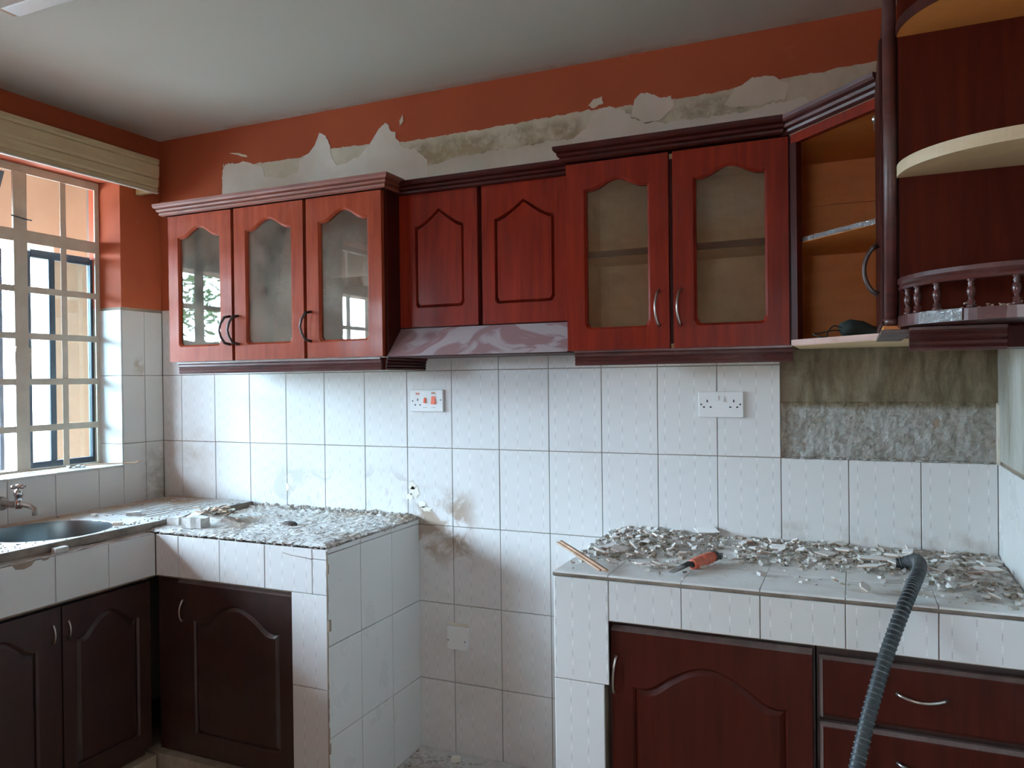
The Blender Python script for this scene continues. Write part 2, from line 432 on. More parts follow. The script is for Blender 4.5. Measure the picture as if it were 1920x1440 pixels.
def put_tile(parent, a0, a1, b0, b1, c, plane, mat, gap=.0022, jit=.0, name='tile'):
    """tile spanning a0..a1 (along the wall) and b0..b1; c = coordinate of the front face"""
    w, h = a1-a0-gap, b1-b0-gap
    if w < .006 or h < .006: return
    me = tile_mesh(w, h, .0055, mat, plane); o = bpy.data.objects.new(name, me); C.objects.link(o)
    am, bmid = (a0+a1)/2, (b0+b1)/2; j = random.uniform(-jit, jit)
    p = {'y': (am,c+j,bmid), 'y+': (am,c+j,bmid), 'x+': (c+j,am,bmid), 'x-': (c+j,am,bmid), 'z': (am,bmid,c+j)}[plane]
    o.parent = parent; o.location = Vector(p) - Vector(parent['_org'])
    return o

def frame_mesh(mb, x0, x1, z0, z1, a, b, lo, hi, d, bev=.006, tr=lambda x,y,z:(x,y,z), n=28, mi=0, chdepth=None, through=True):
    """board x0..x1 × z0..z1, thickness d (front at depth 0), with a shaped opening a..b × lo(x)..hi(x), chamfered at the front"""
    cd = bev if chdepth is None else chdepth
    def A(e): return a-e, b+e
    A0, B0 = A(bev)
    xs_o = [A0+(B0-A0)*i/n for i in range(n+1)]; xs_i = [a+(b-a)*i/n for i in range(n+1)]
    H = [hi(x)+bev for x in xs_i]; L = [lo(x)-bev for x in xs_i]
    V = []; F = []
    def q(*p):
        o = len(V); V.extend(tr(*t) for t in p); F.append(tuple(range(o, o+len(p))))
    for y, s in ((0, 1), (d, 0)):
        XS = xs_o if s else xs_i; HH = H if s else [h-bev for h in H]; LL = L if s else [l+bev for l in L]
        q((x0,y,z0),(XS[0],y,z0),(XS[0],y,z1),(x0,y,z1)); q((XS[-1],y,z0),(x1,y,z0),(x1,y,z1),(XS[-1],y,z1))
        for i in range(n):
            q((XS[i],y,HH[i]),(XS[i+1],y,HH[i+1]),(XS[i+1],y,z1),(XS[i],y,z1))
            q((XS[i],y,z0),(XS[i+1],y,z0),(XS[i+1],y,LL[i+1]),(XS[i],y,LL[i]))
    q((x0,0,z0),(x0,0,z1),(x0,d,z1),(x0,d,z0)); q((x1,0,z0),(x1,0,z1),(x1,d,z1),(x1,d,z0))
    q((x0,0,z0),(x1,0,z0),(x1,d,z0),(x0,d,z0)); q((x0,0,z1),(x1,0,z1),(x1,d,z1),(x0,d,z1))
    co = [(xs_o[i],H[i]) for i in range(n+1)] + [(xs_o[i],L[i]) for i in range(n,-1,-1)]
    ci = [(xs_i[i],H[i]-bev) for i in range(n+1)] + [(xs_i[i],L[i]+bev) for i in range(n,-1,-1)]
    m = len(co)
    for i in range(m):
        j = (i+1) % m
        q((co[i][0],0,co[i][1]),(co[j][0],0,co[j][1]),(ci[j][0],cd,ci[j][1]),(ci[i][0],cd,ci[i][1]))
        q((ci[i][0],cd,ci[i][1]),(ci[j][0],cd,ci[j][1]),(ci[j][0],d,ci[j][1]),(ci[i][0],d,ci[i][1]))
    mb.add(V, F, mi)
def field_mesh(mb, a, b, lo, hi, inset, d, top, slope, tr, n=28, mi=0):
    """raised field that fills the opening: flat top at depth `top`, sloping down over `slope` to depth d"""
    def ring(e, y):
        xs = [a+e+(b-a-2*e)*i/n for i in range(n+1)]
        src = [a+(b-a)*i/n for i in range(n+1)]
        return [tr(xs[i], y, hi(src[i])-e) for i in range(n+1)] + [tr(xs[i], y, lo(src[i])+e) for i in range(n,-1,-1)]
    r0, r1 = ring(inset, d), ring(inset+slope, top)
    m = len(r0); F = [(i,(i+1)%m,(i+1)%m+m,i+m) for i in range(m)]
    F += [(m+i, m+i+1, m+2*n-i, m+2*n+1-i) for i in range(n)]
    mb.add(r0+r1, F, mi)

def ogee(x, a, b, zs, h, flat=.06, kind='round'):
    t = (x-a)/(b-a); u = max(0, min(1, (.5-abs(t-.5)-flat)/(.5-flat)))
    if kind == 'round': s = .5-.5*cos(pi*u)
    elif kind == 'point': s = u**1.25*(.78+.22*sin(pi*u/2))
    else: s = (.5-.5*cos(pi*u)) - .10*sin(pi*min(1,u*2.2))*(1 if u < .4545 else 0)
    return zs + h*s

def moulding(mb, path, prof, mi=0):
    """profile (outward offset, z) swept along a horizontal path with mitred corners; outward is to the right of the direction"""
    n = len(path); P = [Vector(p) for p in path]; offs = []
    for i in range(n):
        ds = []
        if i > 0: ds.append((P[i]-P[i-1]).normalized())
        if i < n-1: ds.append((P[i+1]-P[i]).normalized())
        ns = [Vector((d.y, -d.x)) for d in ds]
        if len(ns) == 1: offs.append(ns[0])
        else:
            m = (ns[0]+ns[1]).normalized(); offs.append(m / max(.3, m.dot(ns[0])))
    rs = [[(P[i].x+offs[i].x*o, P[i].y+offs[i].y*o, z) for o, z in prof] for i in range(n)]
    mb.rings(rs, close=True, cap=True, mi=mi, smooth=False)
CORN = lambda z, s=1.0: [(0,z),(.006*s,z),(.012*s,z+.004),(.013*s,z+.011),(.009*s,z+.013),(.018*s,z+.017),(.021*s,z+.024),(.017*s,z+.027),
                  (.026*s,z+.031),(.030*s,z+.037),(.031*s,z+.047),(0,z+.047)]
RAIL = lambda z, h=.045: [(0,z),(.012,z),(.016,z+h*.12),(.012,z+h*.25),(.017,z+h*.38),(.012,z+h*.5),(.018,z+h*.62),(.016,z+h*.78),(.022,z+h*.88),(.022,z+h),(0,z+h)]

def bar_handle(parent, p0, p1, out, bulge, mat, r=.0045, name='handle', peak=False):
    """bow handle from p0 to p1, standing off along vector out"""
    p0, p1, o = Vector(p0), Vector(p1), Vector(out)
    pts = []; rr = []; N = 14
    for i in range(N+1):
        t = i/N; s = sin(pi*t)**.6 if not peak else (1-abs(2*t-1)**1.6)
        pts.append(p0.lerp(p1, t) + o*(.002+bulge*s)); rr.append(r*(1.25 if i in (0,N) else 1)*(1-.15*sin(pi*t)))
    mb = MB().tube(pts, rr, 8)
    return mk(name, mb, mat, parent)
def rotz_pts(mb, c, ang):
    M = Matrix.Translation(c) @ Matrix.Rotation(ang, 4, 'Z') @ Matrix.Translation(-Vector(c)); return mb.xf(M)

# ------------------------------------------------------------------ setting: shell
RX, CY, CZ = 3.315, -4.0, 2.564
mb = MB().box((-.2,CY-.12,-.12),(RX+.15,.15,-.0065)); floor = struct('floor', mb, 'grout')
for i in range(12):
    for j in range(14):
        x0, y0 = i*.3, -(j+1)*.3
        if x0 > RX: continue
        put_tile(floor, x0, min(x0+.3,RX), y0, y0+.3, -.001, 'z', 'floor_tile', .003, name='floor_tile')
struct('ceiling', MB().box((-.2,CY-.12,CZ),(RX+.15,.15,CZ+.15)), 'ceiling_paint')

HP, ZA, X0 = .3007, 1.180, .116
rows = [0, ZA-3*HP, ZA-2*HP, ZA-HP, ZA, ZA+HP, ZA+2*HP]
wb = struct('wall_back', MB().box((-.2,.006,-.12),(RX+.15,.15,1.782)).box((-.2,.003,1.7815),(RX+.15,.15,CZ), 1), ['grout','orange_paint'])
cols = [0] + [X0+.2*i for i in range(16)] + [RX]
for r in range(6):
    for c in range(len(cols)-1):
        x0, x1 = cols[c], cols[c+1]
        if x0 >= 2.715 and r >= 4: continue
        a0, a1, mir = x0, x1, 0
        b0, b1 = rows[r], rows[r+1]
        put_tile(wb, x0, x1, b0, b1, 0, 'y', 'tile_wall' , .0026, .0004)
# exposed cement where tiles were hacked off
def grid(mb, x0, x1, z0, z1, nx, nz, fn, mi=0, smooth=False):
    vs = []; fs = []
    for j in range(nz+1):
        for i in range(nx+1):
            vs.append(fn(x0+(x1-x0)*i/nx, z0+(z1-z0)*j/nz))
    for j in range(nz):
        for i in range(nx):
            k = j*(nx+1)+i; fs.append((k,k+1,k+nx+2,k+nx+1))
    mb.add(vs, fs, mi, smooth)
def fbm(x, y, z, o=5): return noise.fractal(Vector((x,y,z)), 1.0, 2.0, o)
def cem(x, z):
    d = .0045*fbm(x*22, 3, z*22, 6)
    if z < 1.358: d = d*1.25 + .0035*fbm(x*60, 9, z*60, 3) - .0015
    else: d = d*.35 + .0015
    if z < 1.195: d += .002
    return (x, .003 + d, z)
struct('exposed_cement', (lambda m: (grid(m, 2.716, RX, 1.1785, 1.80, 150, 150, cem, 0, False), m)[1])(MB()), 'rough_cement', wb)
# hacked mortar lip along the top of the remaining tiles
m = MB()
for i in range(90):
    x = random.uniform(2.72, 3.30); s = random.uniform(.003,.009)
    m.tube([(x-s,0.0,1.181),(x+s,-.002,1.182+random.uniform(-.001,.003))], [s*.5, s*.35], 5)
o = mk('mortar_lip', m, 'rough_cement', wb); o['kind'] = 'stuff'

# plaster band and filler patches above the wall cabinets
def patch(name, pts, y, t, mat, parent, amp=.006, sub=10):
    out = []
    n = len(pts)
    for i in range(n):
        (ax,az),(bx,bz) = pts[i], pts[(i+1)%n]
        L = math.hypot(bx-ax, bz-az); k = max(1, int(L/.006))
        for j in range(k):
            t_ = j/k; x, z = ax+(bx-ax)*t_, az+(bz-az)*t_
            w = fbm(x*28, 1.7, z*28, 4)*amp + fbm(x*95, 3.1, z*95, 3)*amp*.45
            out.append((x + w*.6, z + w))
    mb = MB().prism(out, 0, t, tr=lambda p: (p[0], y - p[2], p[1]))
    return mk(name, mb, mat, parent)
band = [(.372,2.05),(.374,2.30),(.384,2.415),(.40,2.395),(.60,2.392),(.80,2.39),(1.0,2.405),(1.35,2.385),(1.87,2.39),(2.07,2.395),(2.2,2.39),(2.45,2.385),(2.69,2.395),(3.02,2.405),(3.315,2.41),(3.315,2.05)]
patch('plaster_band', band, .0035, .002, 'old_plaster', wb, .005)
patch('filler_patch', [(.378,2.06),(.378,2.38),(.40,2.412),(.52,2.405),(.60,2.375),(.62,2.33),(.70,2.31),(.80,2.33),(.83,2.06)], .0015, .0016, 'filler_white', wb, .008)
patch('filler_patch', [(.79,2.06),(.80,2.38),(.85,2.395),(.885,2.43),(.91,2.478),(.935,2.468),(.955,2.43),(.975,2.36),(1.0,2.33),(1.10,2.35),(1.16,2.40),(1.20,2.45),(1.235,2.47),(1.255,2.44),(1.275,2.43),(1.30,2.37),(1.37,2.35),(1.42,2.30),(1.44,2.06)], .0012, .0018, 'filler_white', wb, .008)
patch('filler_patch', [(1.30,2.45),(1.315,2.465),(1.312,2.49),(1.298,2.47)], .001, .0015, 'filler_putty', wb, .004)
patch('filler_patch', [(1.40,2.06),(1.42,2.28),(1.60,2.295),(1.80,2.30),(2.02,2.305),(2.06,2.06)], .0018, .0016, 'filler_putty', wb, .008)
patch('filler_patch', [(1.98,2.06),(2.02,2.30),(2.07,2.33),(2.10,2.385),(2.16,2.40),(2.21,2.375),(2.25,2.33),(2.33,2.31),(2.6,2.31),(2.8,2.33),(2.84,2.26),(2.84,2.06)], .0014, .0018, 'filler_white', wb, .008)
patch('filler_patch', [(2.235,2.35),(2.25,2.41),(2.27,2.425),(2.30,2.41),(2.37,2.395),(2.385,2.36),(2.33,2.32),(2.27,2.325)], .001, .0018, 'filler_white', wb, .008)
patch('filler_patch', [(2.08,2.41),(2.10,2.43),(2.13,2.432),(2.135,2.41),(2.10,2.40)], .001, .0015, 'filler_putty', wb, .006)
patch('filler_patch', [(2.55,2.34),(2.58,2.385),(2.64,2.415),(2.70,2.41),(2.75,2.375),(2.74,2.33),(2.64,2.32)], .0012, .0018, 'filler_putty', wb, .006)
patch('filler_patch', [(.42,2.455),(.47,2.44),(.52,2.425),(.52,2.432),(.47,2.452)], .001, .001, 'filler_putty', wb, .003)
# plaster smears on the tiles above the left counter
for (x,z,w,h) in ((1.335,1.03,.02,.022),(1.35,1.005,.025,.028),(1.325,.985,.018,.02),(1.38,.96,.02,.02),(1.40,.94,.03,.012),(.72,.995,.012,.02)):
    pts = [(x+w*cos(a)*random.uniform(.5,1.1), z+h*sin(a)*random.uniform(.5,1.1)) for a in [2*pi*i/14 for i in range(14)]]
    patch('plaster_smear', pts, .0005, .002, 'filler_white', wb, .0008)

# left wall with the window opening
WY0, WY1, WZ0, WZ1 = -.215, -1.27, 1.088, 2.335
VY0, VY1 = -1.97, -2.95                   # the second window, seen only mirrored in the cabinet glass
m = MB()
m.box((-.2,WY0,0),(-.006,.15,1.782)).box((-.2,WY0,1.782),(-.003,.15,CZ),1)
m.box((-.2,WY1,0),(-.006,WY0,WZ0-.008)).box((-.2,WY1,WZ1),(-.003,WY0,CZ),1)
m.box((-.2,VY0,0),(-.003,WY1,CZ),1).box((-.2,CY-.12,0),(-.003,VY1,CZ),1).box((-.2,VY1,0),(-.003,VY0,WZ0),1).box((-.2,VY1,WZ1),(-.003,VY0,CZ),1)
wl = struct('wall_left', m, ['grout','orange_paint'])
# orange reveal linings
ly = [0,-.098,WY0]
for r,(b0,b1) in enumerate(zip([.0,rows[1],rows[2],rows[3],rows[4],rows[5]], [rows[1],rows[2],rows[3],rows[4],rows[5],1.770])):
    for a,b in zip(ly[1:], ly[:-1]): put_tile(wl, a, b, b0, b1, 0, 'x+', 'tile_left_wall', .0022, .0003)
ys = [WY0,-.338,-.533,-.727,-.92,-1.115,WY1]
for a,b in zip(ys[1:], ys[:-1]): 
    put_tile(wl, a, b, .88, WZ0-.006, 0, 'x+', 'tile_left_wall', .0022, .0003)
    put_tile(wl, a, b, WZ0-.2, 0, 0, 'x+', 'tile_left_wall')
# sill and jamb tiles
for a,b in zip(ys[1:], ys[:-1]): put_tile(wl, -.137, .004, a, b, WZ0+.002, 'z', 'tile_plain', .0015, .0004)
for b0,b1 in ((WZ0,rows[4]),(rows[4],rows[5]),(rows[5],1.770)): put_tile(wl, -.137, 0, b0, b1, WY0-.0055, 'y', 'tile_plain', .002)
m = MB(); m.box((-.2,WY1,WZ0-.008),(-.002,WY0,WZ0-.004)); mk('sill_bed', m, 'filler_putty', wl)
# right wall
m = MB().box((RX+.006,CY-.12,0),(RX+.15,.15,1.19)).box((RX+.002,CY-.12,1.19),(RX+.15,.15,2.2),1).box((RX+.001,CY-.12,2.2),(RX+.15,.15,CZ),2)
wr = struct('wall_right', m, ['grout','right_render','orange_paint'])
for a,b in zip([-.2*i for i in range(1,12)], [-.2*i for i in range(0,11)]):
    for b0,b1 in ((rows[2],rows[3]),(rows[3],ZA)): put_tile(wr, a, b, b0, b1, RX, 'x-', 'tile_plain', .0022, .0002)
m = MB().prism([(-.001,1.178),(-.016,1.178),(-.014,1.25),(-.018,1.30),(-.012,1.352),(-.001,1.358)], RX-.004, RX+.004, tr=lambda p:(p[2],p[0],p[1])); mk('plaster_strip', m, 'filler_white', wr)
# wall behind the camera; its unseen opening is shaped to tune the fill light
m = MB().box((-.2,CY-.12,0),(2.25,CY,CZ)).box((2.80,CY-.12,0),(RX+.15,CY,CZ)).box((2.25,CY-.12,1.80),(2.80,CY,CZ)).box((2.25,CY-.12,0),(2.80,CY,1.15))
struct('wall_front', m, 'orange_paint')

# ------------------------------------------------------------------ window
wx = -.14
win = thing('window_1', (wx,(WY0+WY1)/2,WZ0), '', ''); del win['label']; del win['category']; win['kind'] = 'structure'
def bar(y0,y1,z0,z1,name='glazing_bar',x0=wx+.001,x1=wx+.005,mat='grille_cream',bev=.001):
    return mk(name, MB().box((x0,y0,z0),(x1,y1,z1),0,bev), mat, win)
bar(WY0-.0005,WY0-.022,WZ0+.002,WZ1-.001,'frame_jamb',wx-.001,wx+.006); bar(WY1+.001,WY1+.022,WZ0,WZ1,'frame_jamb',wx-.001,wx+.006)
bar(WY0-.022,WY1+.02,WZ1-.034,WZ1-.0005,'frame_head',wx-.001,wx+.006); bar(WY0-.022,WY1+.02,WZ0+.003,WZ0+.014,'frame_sill',wx-.001,wx+.006)
bar(-.546,-.602,WZ0+.014,WZ1-.028,'mullion',wx-.001,wx+.0095)
bar(-.905,-.96,WZ0+.014,WZ1-.028,'mullion',wx-.001,wx+.0095)
for y in (-.372,-.74,-1.09): bar(y,y-.026,WZ0+.014,WZ1-.028,'glazing_bar')
bar(WY0-.022,WY1+.02,2.022,2.072,'transom',wx-.001,wx+.006)
for z in (1.832,1.643,1.457,1.266): bar(WY0-.02,WY1+.02,z-.013,z+.013,'glazing_bar',wx+.003,wx+.007)
# paint-chipped plate on the thick mullion
mk('mullion_plate', MB().prism([(-.540,1.56),(-.536,1.585),(-.55,1.60),(-.60,1.60),(-.606,1.57),(-.603,1.47),(-.545,1.465)], 0, .004, tr=lambda p:(wx+.0090+p[2],p[0],p[1])), 'grille_cream', win)
# dark steel casement behind the grille
dx = -.19
sash = mk('window_steel_frame', MB().box((dx-.015,-.500,1.095),(dx+.01,-.535,2.00),0,.003).box((dx-.015,-.194,1.095),(dx+.01,-.226,2.00),0,.003)
   .box((dx-.015,-.5,1.975),(dx+.01,-.226,2.008),0,.003).box((dx-.015,-.5,1.095),(dx+.01,-.226,1.122),0,.003).box((dx-.012,-.392,1.122),(dx+.008,-.418,1.98),0,.003), 'window_steel', win)
mk('glass_pane', MB().box((dx-.004,-.42,1.12),(dx-.001,-.50,1.98)).box((dx-.004,-.226,1.12),(dx-.001,-.392,1.98)), 'window_glass', win)
def swung(name, y_h, width, z0, z1, ang, label=None):
    """casement leaf hinged at y_h, swung outwards"""
    hx = -.21; c, s = cos(ang), sin(ang)
    def tr(u, d, z): return (hx - u*s + d*c*0 - d*0, y_h - u*c, z) if False else (hx - u*s - d*c, y_h - u*c + d*s, z)
    m = MB()
    frame_mesh(m, 0, width, z0, z1, .028, width-.028, lambda x: z0+.03, lambda x: z1-.03, .022, .003, tr, 2)
    f = mk(name, m, 'window_steel', win)
    m = MB(); V = [tr(u,d,z) for u in (.026,width-.026) for d in (.010,.014) for z in (z0+.028,z1-.028)]
    m.add(V, [(0,1,3,2),(4,6,7,5),(0,4,5,1),(2,3,7,6),(0,2,6,4),(1,5,7,3)]); mk('glass_pane', m, 'window_glass', f)
    return f
swung('casement_leaf', -.615, .31, 1.10, 2.00, radians(68))
# small top vent, pushed open at the bottom, with its stay
def vent(y0, y1):
    zt, zb, x0 = 2.30, 2.085, -.165
    def tr(u, d, z):
        t = (zt-z); return (x0 - t*sin(radians(24)) - d, u, zt - t*cos(radians(24)))
    m = MB(); frame_mesh(m, y1, y0, zb, zt, y1+.03, y0-.03, lambda x: zb+.03, lambda x: zt-.03, .02, .003, tr, 2)
    f = mk('vent_leaf', m, 'window_steel', win)
    m = MB(); V = [tr(u,d,z) for u in (y1+.028,y0-.028) for d in (.009,.013) for z in (zb+.028,zt-.028)]
    m.add(V, [(0,1,3,2),(4,6,7,5),(0,4,5,1),(2,3,7,6),(0,2,6,4),(1,5,7,3)]); mk('glass_pane', m, 'window_glass', f)
    mk('stay_arm', MB().tube([(-.10,-.63,2.115),(-.12,-.56,2.113),(-.118,-.535,2.112)], .003, 6), 'window_steel', win)
vent(-.612,-.89)
win2 = thing('window_2', (wx,VY0,WZ0), '', ''); del win2['label']; del win2['category']; win2['kind'] = 'structure'
m = MB().box((wx-.02,VY0,WZ0),(wx+.02,VY0-.025,WZ1)).box((wx-.02,VY1,WZ0),(wx+.02,VY1+.025,WZ1)).box((wx-.02,VY1,WZ0),(wx+.02,VY0,WZ0+.03)).box((wx-.02,VY1,WZ1-.03),(wx+.02,VY0,WZ1)).box((wx-.02,VY1,2.02),(wx+.02,VY0,2.09)).box((wx-.02,-2.43,WZ0),(wx+.02,-2.49,WZ1))
mk('window_frame', m, 'grille_cream', win2)
for y in (-2.2,-2.72): mk('glazing_bar', MB().box((wx-.01,y,WZ0+.03),(wx+.01,y-.025,WZ1-.03)), 'grille_cream', win2)
for z in (1.80,1.55,1.32): mk('glazing_bar', MB().box((wx-.009,VY1+.02,z-.012),(wx+.011,VY0-.02,z+.012)), 'grille_cream', win2)
# pelmet box over the window
pel = thing('curtain_pelmet', (0,-1.0,2.28), 'cream wooden curtain pelmet box running over the barred window', 'pelmet')
prof = [(.104,2.290),(.110,2.296),(.113,2.305),(.109,2.312),(.116,2.320),(.118,2.345),(.114,2.352),(.120,2.362),(.122,2.405),(.117,2.412),(.124,2.420),(.124,2.436),(.104,2.436),(.104,2.300)]
m = MB(); m.rings([[(x,y,z) for x,z in prof] for y in (-.112,-1.42)], smooth=False); mk('fascia', m, 'pelmet_wood', pel)
mk('end_board', MB().box((.001,-.134,2.290),(.104,-.113,2.435)), 'pelmet_wood', pel)
mk('bottom_lip', MB().box((.100,-1.42,2.286),(.116,-.112,2.292)), 'grille_cream', pel)
mk('top_board', MB().box((.001,-1.42,2.418),(.104,-.135,2.434)), 'pelmet_wood', pel)

# ------------------------------------------------------------------ outdoors
o = struct('ground', MB().box((-14,-14,-.35),(-.2,10,-.25)), 'outdoor_concrete')
o = mk('bounce_cut_floor', MB().box((-1.5,-6.0,-.25),(-.2,1.6,-.17)), 'bounce_cut_red', None, (-.8,-1,-.25)); tag(o, 'dark red floor added outside below the window to cut bounced light', 'floor')  # unseen floor, added and kept dark to weaken bounce onto the beam
m = MB().box((-1.25,-6.2,2.20),(-1.0,1.6,2.95))
o = mk('neighbour_beam', m, 'peach_render', None, (-1.1,-1,2.2)); tag(o, 'peach rendered beam outside, seen through the top window panes', 'beam')
m = MB().box((-1.25,.19,-.17),(-1.0,.455,2.20),0,.004)
o = mk('porch_pillar', m, 'peach_render', None, (-1.1,.3,-.25)); tag(o, 'peach rendered pillar outside behind the right window panes', 'pillar')
o = mk('beam_shade_roof', MB().box((-1.25,-6.2,2.95),(-.2,1.7,3.05)), 'outdoor_concrete', None, (-.7,-1,2.95)); tag(o, 'unseen concrete slab added outside above the window to shade the beam', 'roof')  # added to keep sky light off the beam
o = mk('fill_bounce_wall', MB().box((-1.5,-6.3,-.25),(6.5,-6.1,3.2)), 'fill_bounce_render', None, (2.5,-6.2,-.25)); tag(o, 'unseen beige wall added behind the camera to bounce light into the rear opening', 'wall')  # added reflector that colours the fill from the rear opening
o = mk('window_dim_wall', MB().box((-1.45,-6.0,-.17),(-1.25,-2.4,1.45)), 'outdoor_concrete', None, (-1.35,-4,-.25)); tag(o, 'pale outdoor wall added to dim the light of the mirrored second window', 'wall')  # added wall that cuts the sky light reaching the second window
o = mk('sky_block_wall', MB().box((-6.2,-14,-.25),(-6.0,8,1.95)).box((-6.25,-14,1.95),(-5.95,8,2.03)), 'sky_block_render', None, (-6.1,-3,-.25)); tag(o, 'grey wall added far outside to block low sky light from the window', 'wall')  # added wall that hides low sky, so window light falls from higher
o = mk('light_block_end', MB().box((-1.25,1.6,-.25),(-.2,1.7,2.95)), 'peach_render', None, (-.7,1.65,-.25)); tag(o, 'peach end wall added outside on the right to block sky light', 'wall')  # end wall added to stop sky light reaching the beam sideways
o = mk('light_block_end', MB().box((-1.25,-6.3,-.25),(-.2,-6.2,2.95)), 'peach_render', None, (-.7,-6.25,-.25)); tag(o, 'peach end wall added outside on the left to block sky light', 'wall')  # same light stop added at the opposite end
m = MB().box((-.212,WY0,-.25),(-.2,1.6,2.95)).box((-.212,WY1,-.25),(-.2,WY0,WZ0-.02)).box((-.212,WY1,WZ1),(-.2,WY0,2.95)).box((-.212,VY0,-.25),(-.2,WY1,2.95)).box((-.212,-6.2,-.25),(-.2,VY1,2.95)).box((-.212,VY1,-.25),(-.2,VY0,WZ0)).box((-.212,VY1,WZ1),(-.2,VY0,2.95))
mk('bounce_cut_skin', m, 'bounce_cut_skin', wl)  # dark skin added on the house wall to lessen bounce onto the beam
# trees beyond the porch (the cabinet glass mirrors them)
def tree(x, y, h, r, sd, label):
    rnd = random.Random(sd); t = thing('garden_tree', (x,y,-.25), label, 'tree')
    mk('trunk', MB().tube([(x,y,-.25),(x+.1,y,h*.4),(x,y+.1,h*.8)], [.12,.09,.04], 8), 'bark', t)
    m = MB()
    for i in range(900):
        a, b, q = rnd.uniform(0,2*pi), rnd.uniform(-1,1), r*rnd.random()**.5
        c = Vector((x+q*cos(a)*sqrt(1-b*b), y+q*sin(a)*sqrt(1-b*b), h*.75+q*b*1.1))
        d = Vector((rnd.gauss(0,1),rnd.gauss(0,1),rnd.gauss(0,1)-.6)).normalized(); e = d.orthogonal().normalized()
        L, w = rnd.uniform(.15,.32), .03
        m.add([c, c+d*L*.5+e*w, c+d*L, c+d*L*.5-e*w], [(0,1,2,3)])
    o = mk('foliage', m, 'leaf_green', t); o['kind'] = 'stuff'
tree(-7.3, -6.6, 4.4, 1.3, 1, 'leafy green garden tree outside, nearer of the two')
tree(-8.6, -8.6, 4.2, 1.2, 2, 'leafy green garden tree outside, farther and smaller')

def rock(m, c, s, flat=.65, n=None):
    a = random.uniform(0, pi); sx, sy, sz_ = s*random.uniform(.7,1.4), s*random.uniform(.6,1.1), s*flat*random.uniform(.6,1.2)
    tilt = random.uniform(-.5,.5)
    M = Matrix.Translation(c) @ Matrix.Rotation(a, 4, 'Z') @ Matrix.Rotation(tilt, 4, 'X')
    V = [M @ Vector((x*sx*random.uniform(.5,1), y*sy*random.uniform(.5,1), z*sz_*random.uniform(.6,1))) for x in (-1,1) for y in (-1,1) for z in (-1,1)]
    m.add(V, [(0,1,3,2),(4,6,7,5),(0,4,5,1),(2,3,7,6),(0,2,6,4),(1,5,7,3)])

# ------------------------------------------------------------------ left counter run (sink side)
XA, ZT = .600, .900
lc = thing('sink_counter', (0,-1.5,0), 'white tiled masonry counter under the window that carries the steel sink', 'counter')
m = MB().box((.001,-1.03,.740),(.10,-.5815,ZT-.012)).box((.56,-1.03,.740),(XA-.008,-.5815,ZT-.012)).box((.001,-2.6,.740),(XA-.008,-1.03,ZT-.012)).box((.10,-1.03,.740),(.56,-1.02,ZT-.012)); mk('slab', m, 'apron_grout', lc)
m = MB().box((.002,-2.6,.0),(.02,-.59,.74)); mk('back_panel', m, 'grout', lc)
m = MB().box((.30,-2.6,.0),(XA-.010,-.5815,.088)); mk('plinth', m, 'floor_tile', lc)
ya = [-.581,-.774,-.967,-1.16,-1.355,-1.55,-1.745,-1.94,-2.13,-2.32,-2.6]
for a,b in zip(ya[1:], ya[:-1]): put_tile(lc, a, b, .746, ZT-.002, XA, 'x+', 'tile_plain', .0022, .0004)
def ledge(x, y):
    z = ZT - .001 + .004*fbm(x*20, y*20, 2, 5) + (.004 if x < .55 else 0)
    return (x, y, z)
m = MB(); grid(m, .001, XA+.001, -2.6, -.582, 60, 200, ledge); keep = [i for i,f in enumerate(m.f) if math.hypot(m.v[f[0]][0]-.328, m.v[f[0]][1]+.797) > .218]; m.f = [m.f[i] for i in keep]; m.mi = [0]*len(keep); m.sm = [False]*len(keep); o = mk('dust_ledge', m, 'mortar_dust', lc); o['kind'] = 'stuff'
# chipped tile edge of the apron
m = MB()
for y, w, h in ((-1.07,.075,.022),(-1.0,.03,.010)):
    m.prism([(y-w/2,ZT-.001),(y-w*.35,ZT-h*.8),(y,ZT-h),(y+w*.3,ZT-h*.75),(y+w/2,ZT-.001)], 0, .0009, tr=lambda p:(XA+p[2],p[0],p[1]))
mk('chipped_edge', m, 'grout', lc)

# ------------------------------------------------------------------ left counter block along the back wall
XB = 1.364; YB = -.58
bl = thing('tiled_counter', (1.0,0,0), 'white tiled corner counter left of the gap, its top coated in grey mortar dust', 'counter')
m = MB().box((.001,YB+.006,.742),(XB-.006,-.001,ZT-.006)).box((1.216,YB+.006,0),(XB-.006,-.001,.742)).box((.001,-.02,0),(1.22,-.001,.742))
m.box((.35,YB+.012,0),(1.216,-.25,.088))
mk('masonry', m, 'apron_grout', bl)
xa = [XA,.710,.904,1.105,1.304]
for a,b in zip(xa[:-1], xa[1:]): put_tile(bl, a, b, .746, ZT-.004, YB, 'y', 'tile_pattern', .0024, .0004)
put_tile(bl, 1.304, XB-.001, .746, .862, YB, 'y', 'tile_pattern'); put_tile(bl, 1.304, XB-.001, .862, ZT-.004, YB+.0003, 'y', 'tile_pattern')
put_tile(bl, 1.216, XB-.001, .437, .746, YB, 'y', 'tile_pattern'); put_tile(bl, 1.216, XB-.001, .137, .437, YB+.0004, 'y', 'tile_pattern'); put_tile(bl, 1.216, XB-.001, 0, .137, YB, 'y', 'tile_pattern')
sy = [0,-.197,-.394,YB+.001]
sz = [0,rows[1],rows[2],.881,ZT-.001]
for a,b in zip(sy[1:], sy[:-1]):
    for c,d in zip(sz[:-1], sz[1:]): put_tile(bl, a, b, c, d, XB, 'x+', 'tile_plain', .0024, .0006)
mk('crack', MB().tube([(1.183,YB-.0002,.874),(1.215,YB-.0002,.868),(1.25,YB-.0002,.866),(1.304,YB-.0002,.861)], .0011, 4), 'apron_grout', bl)
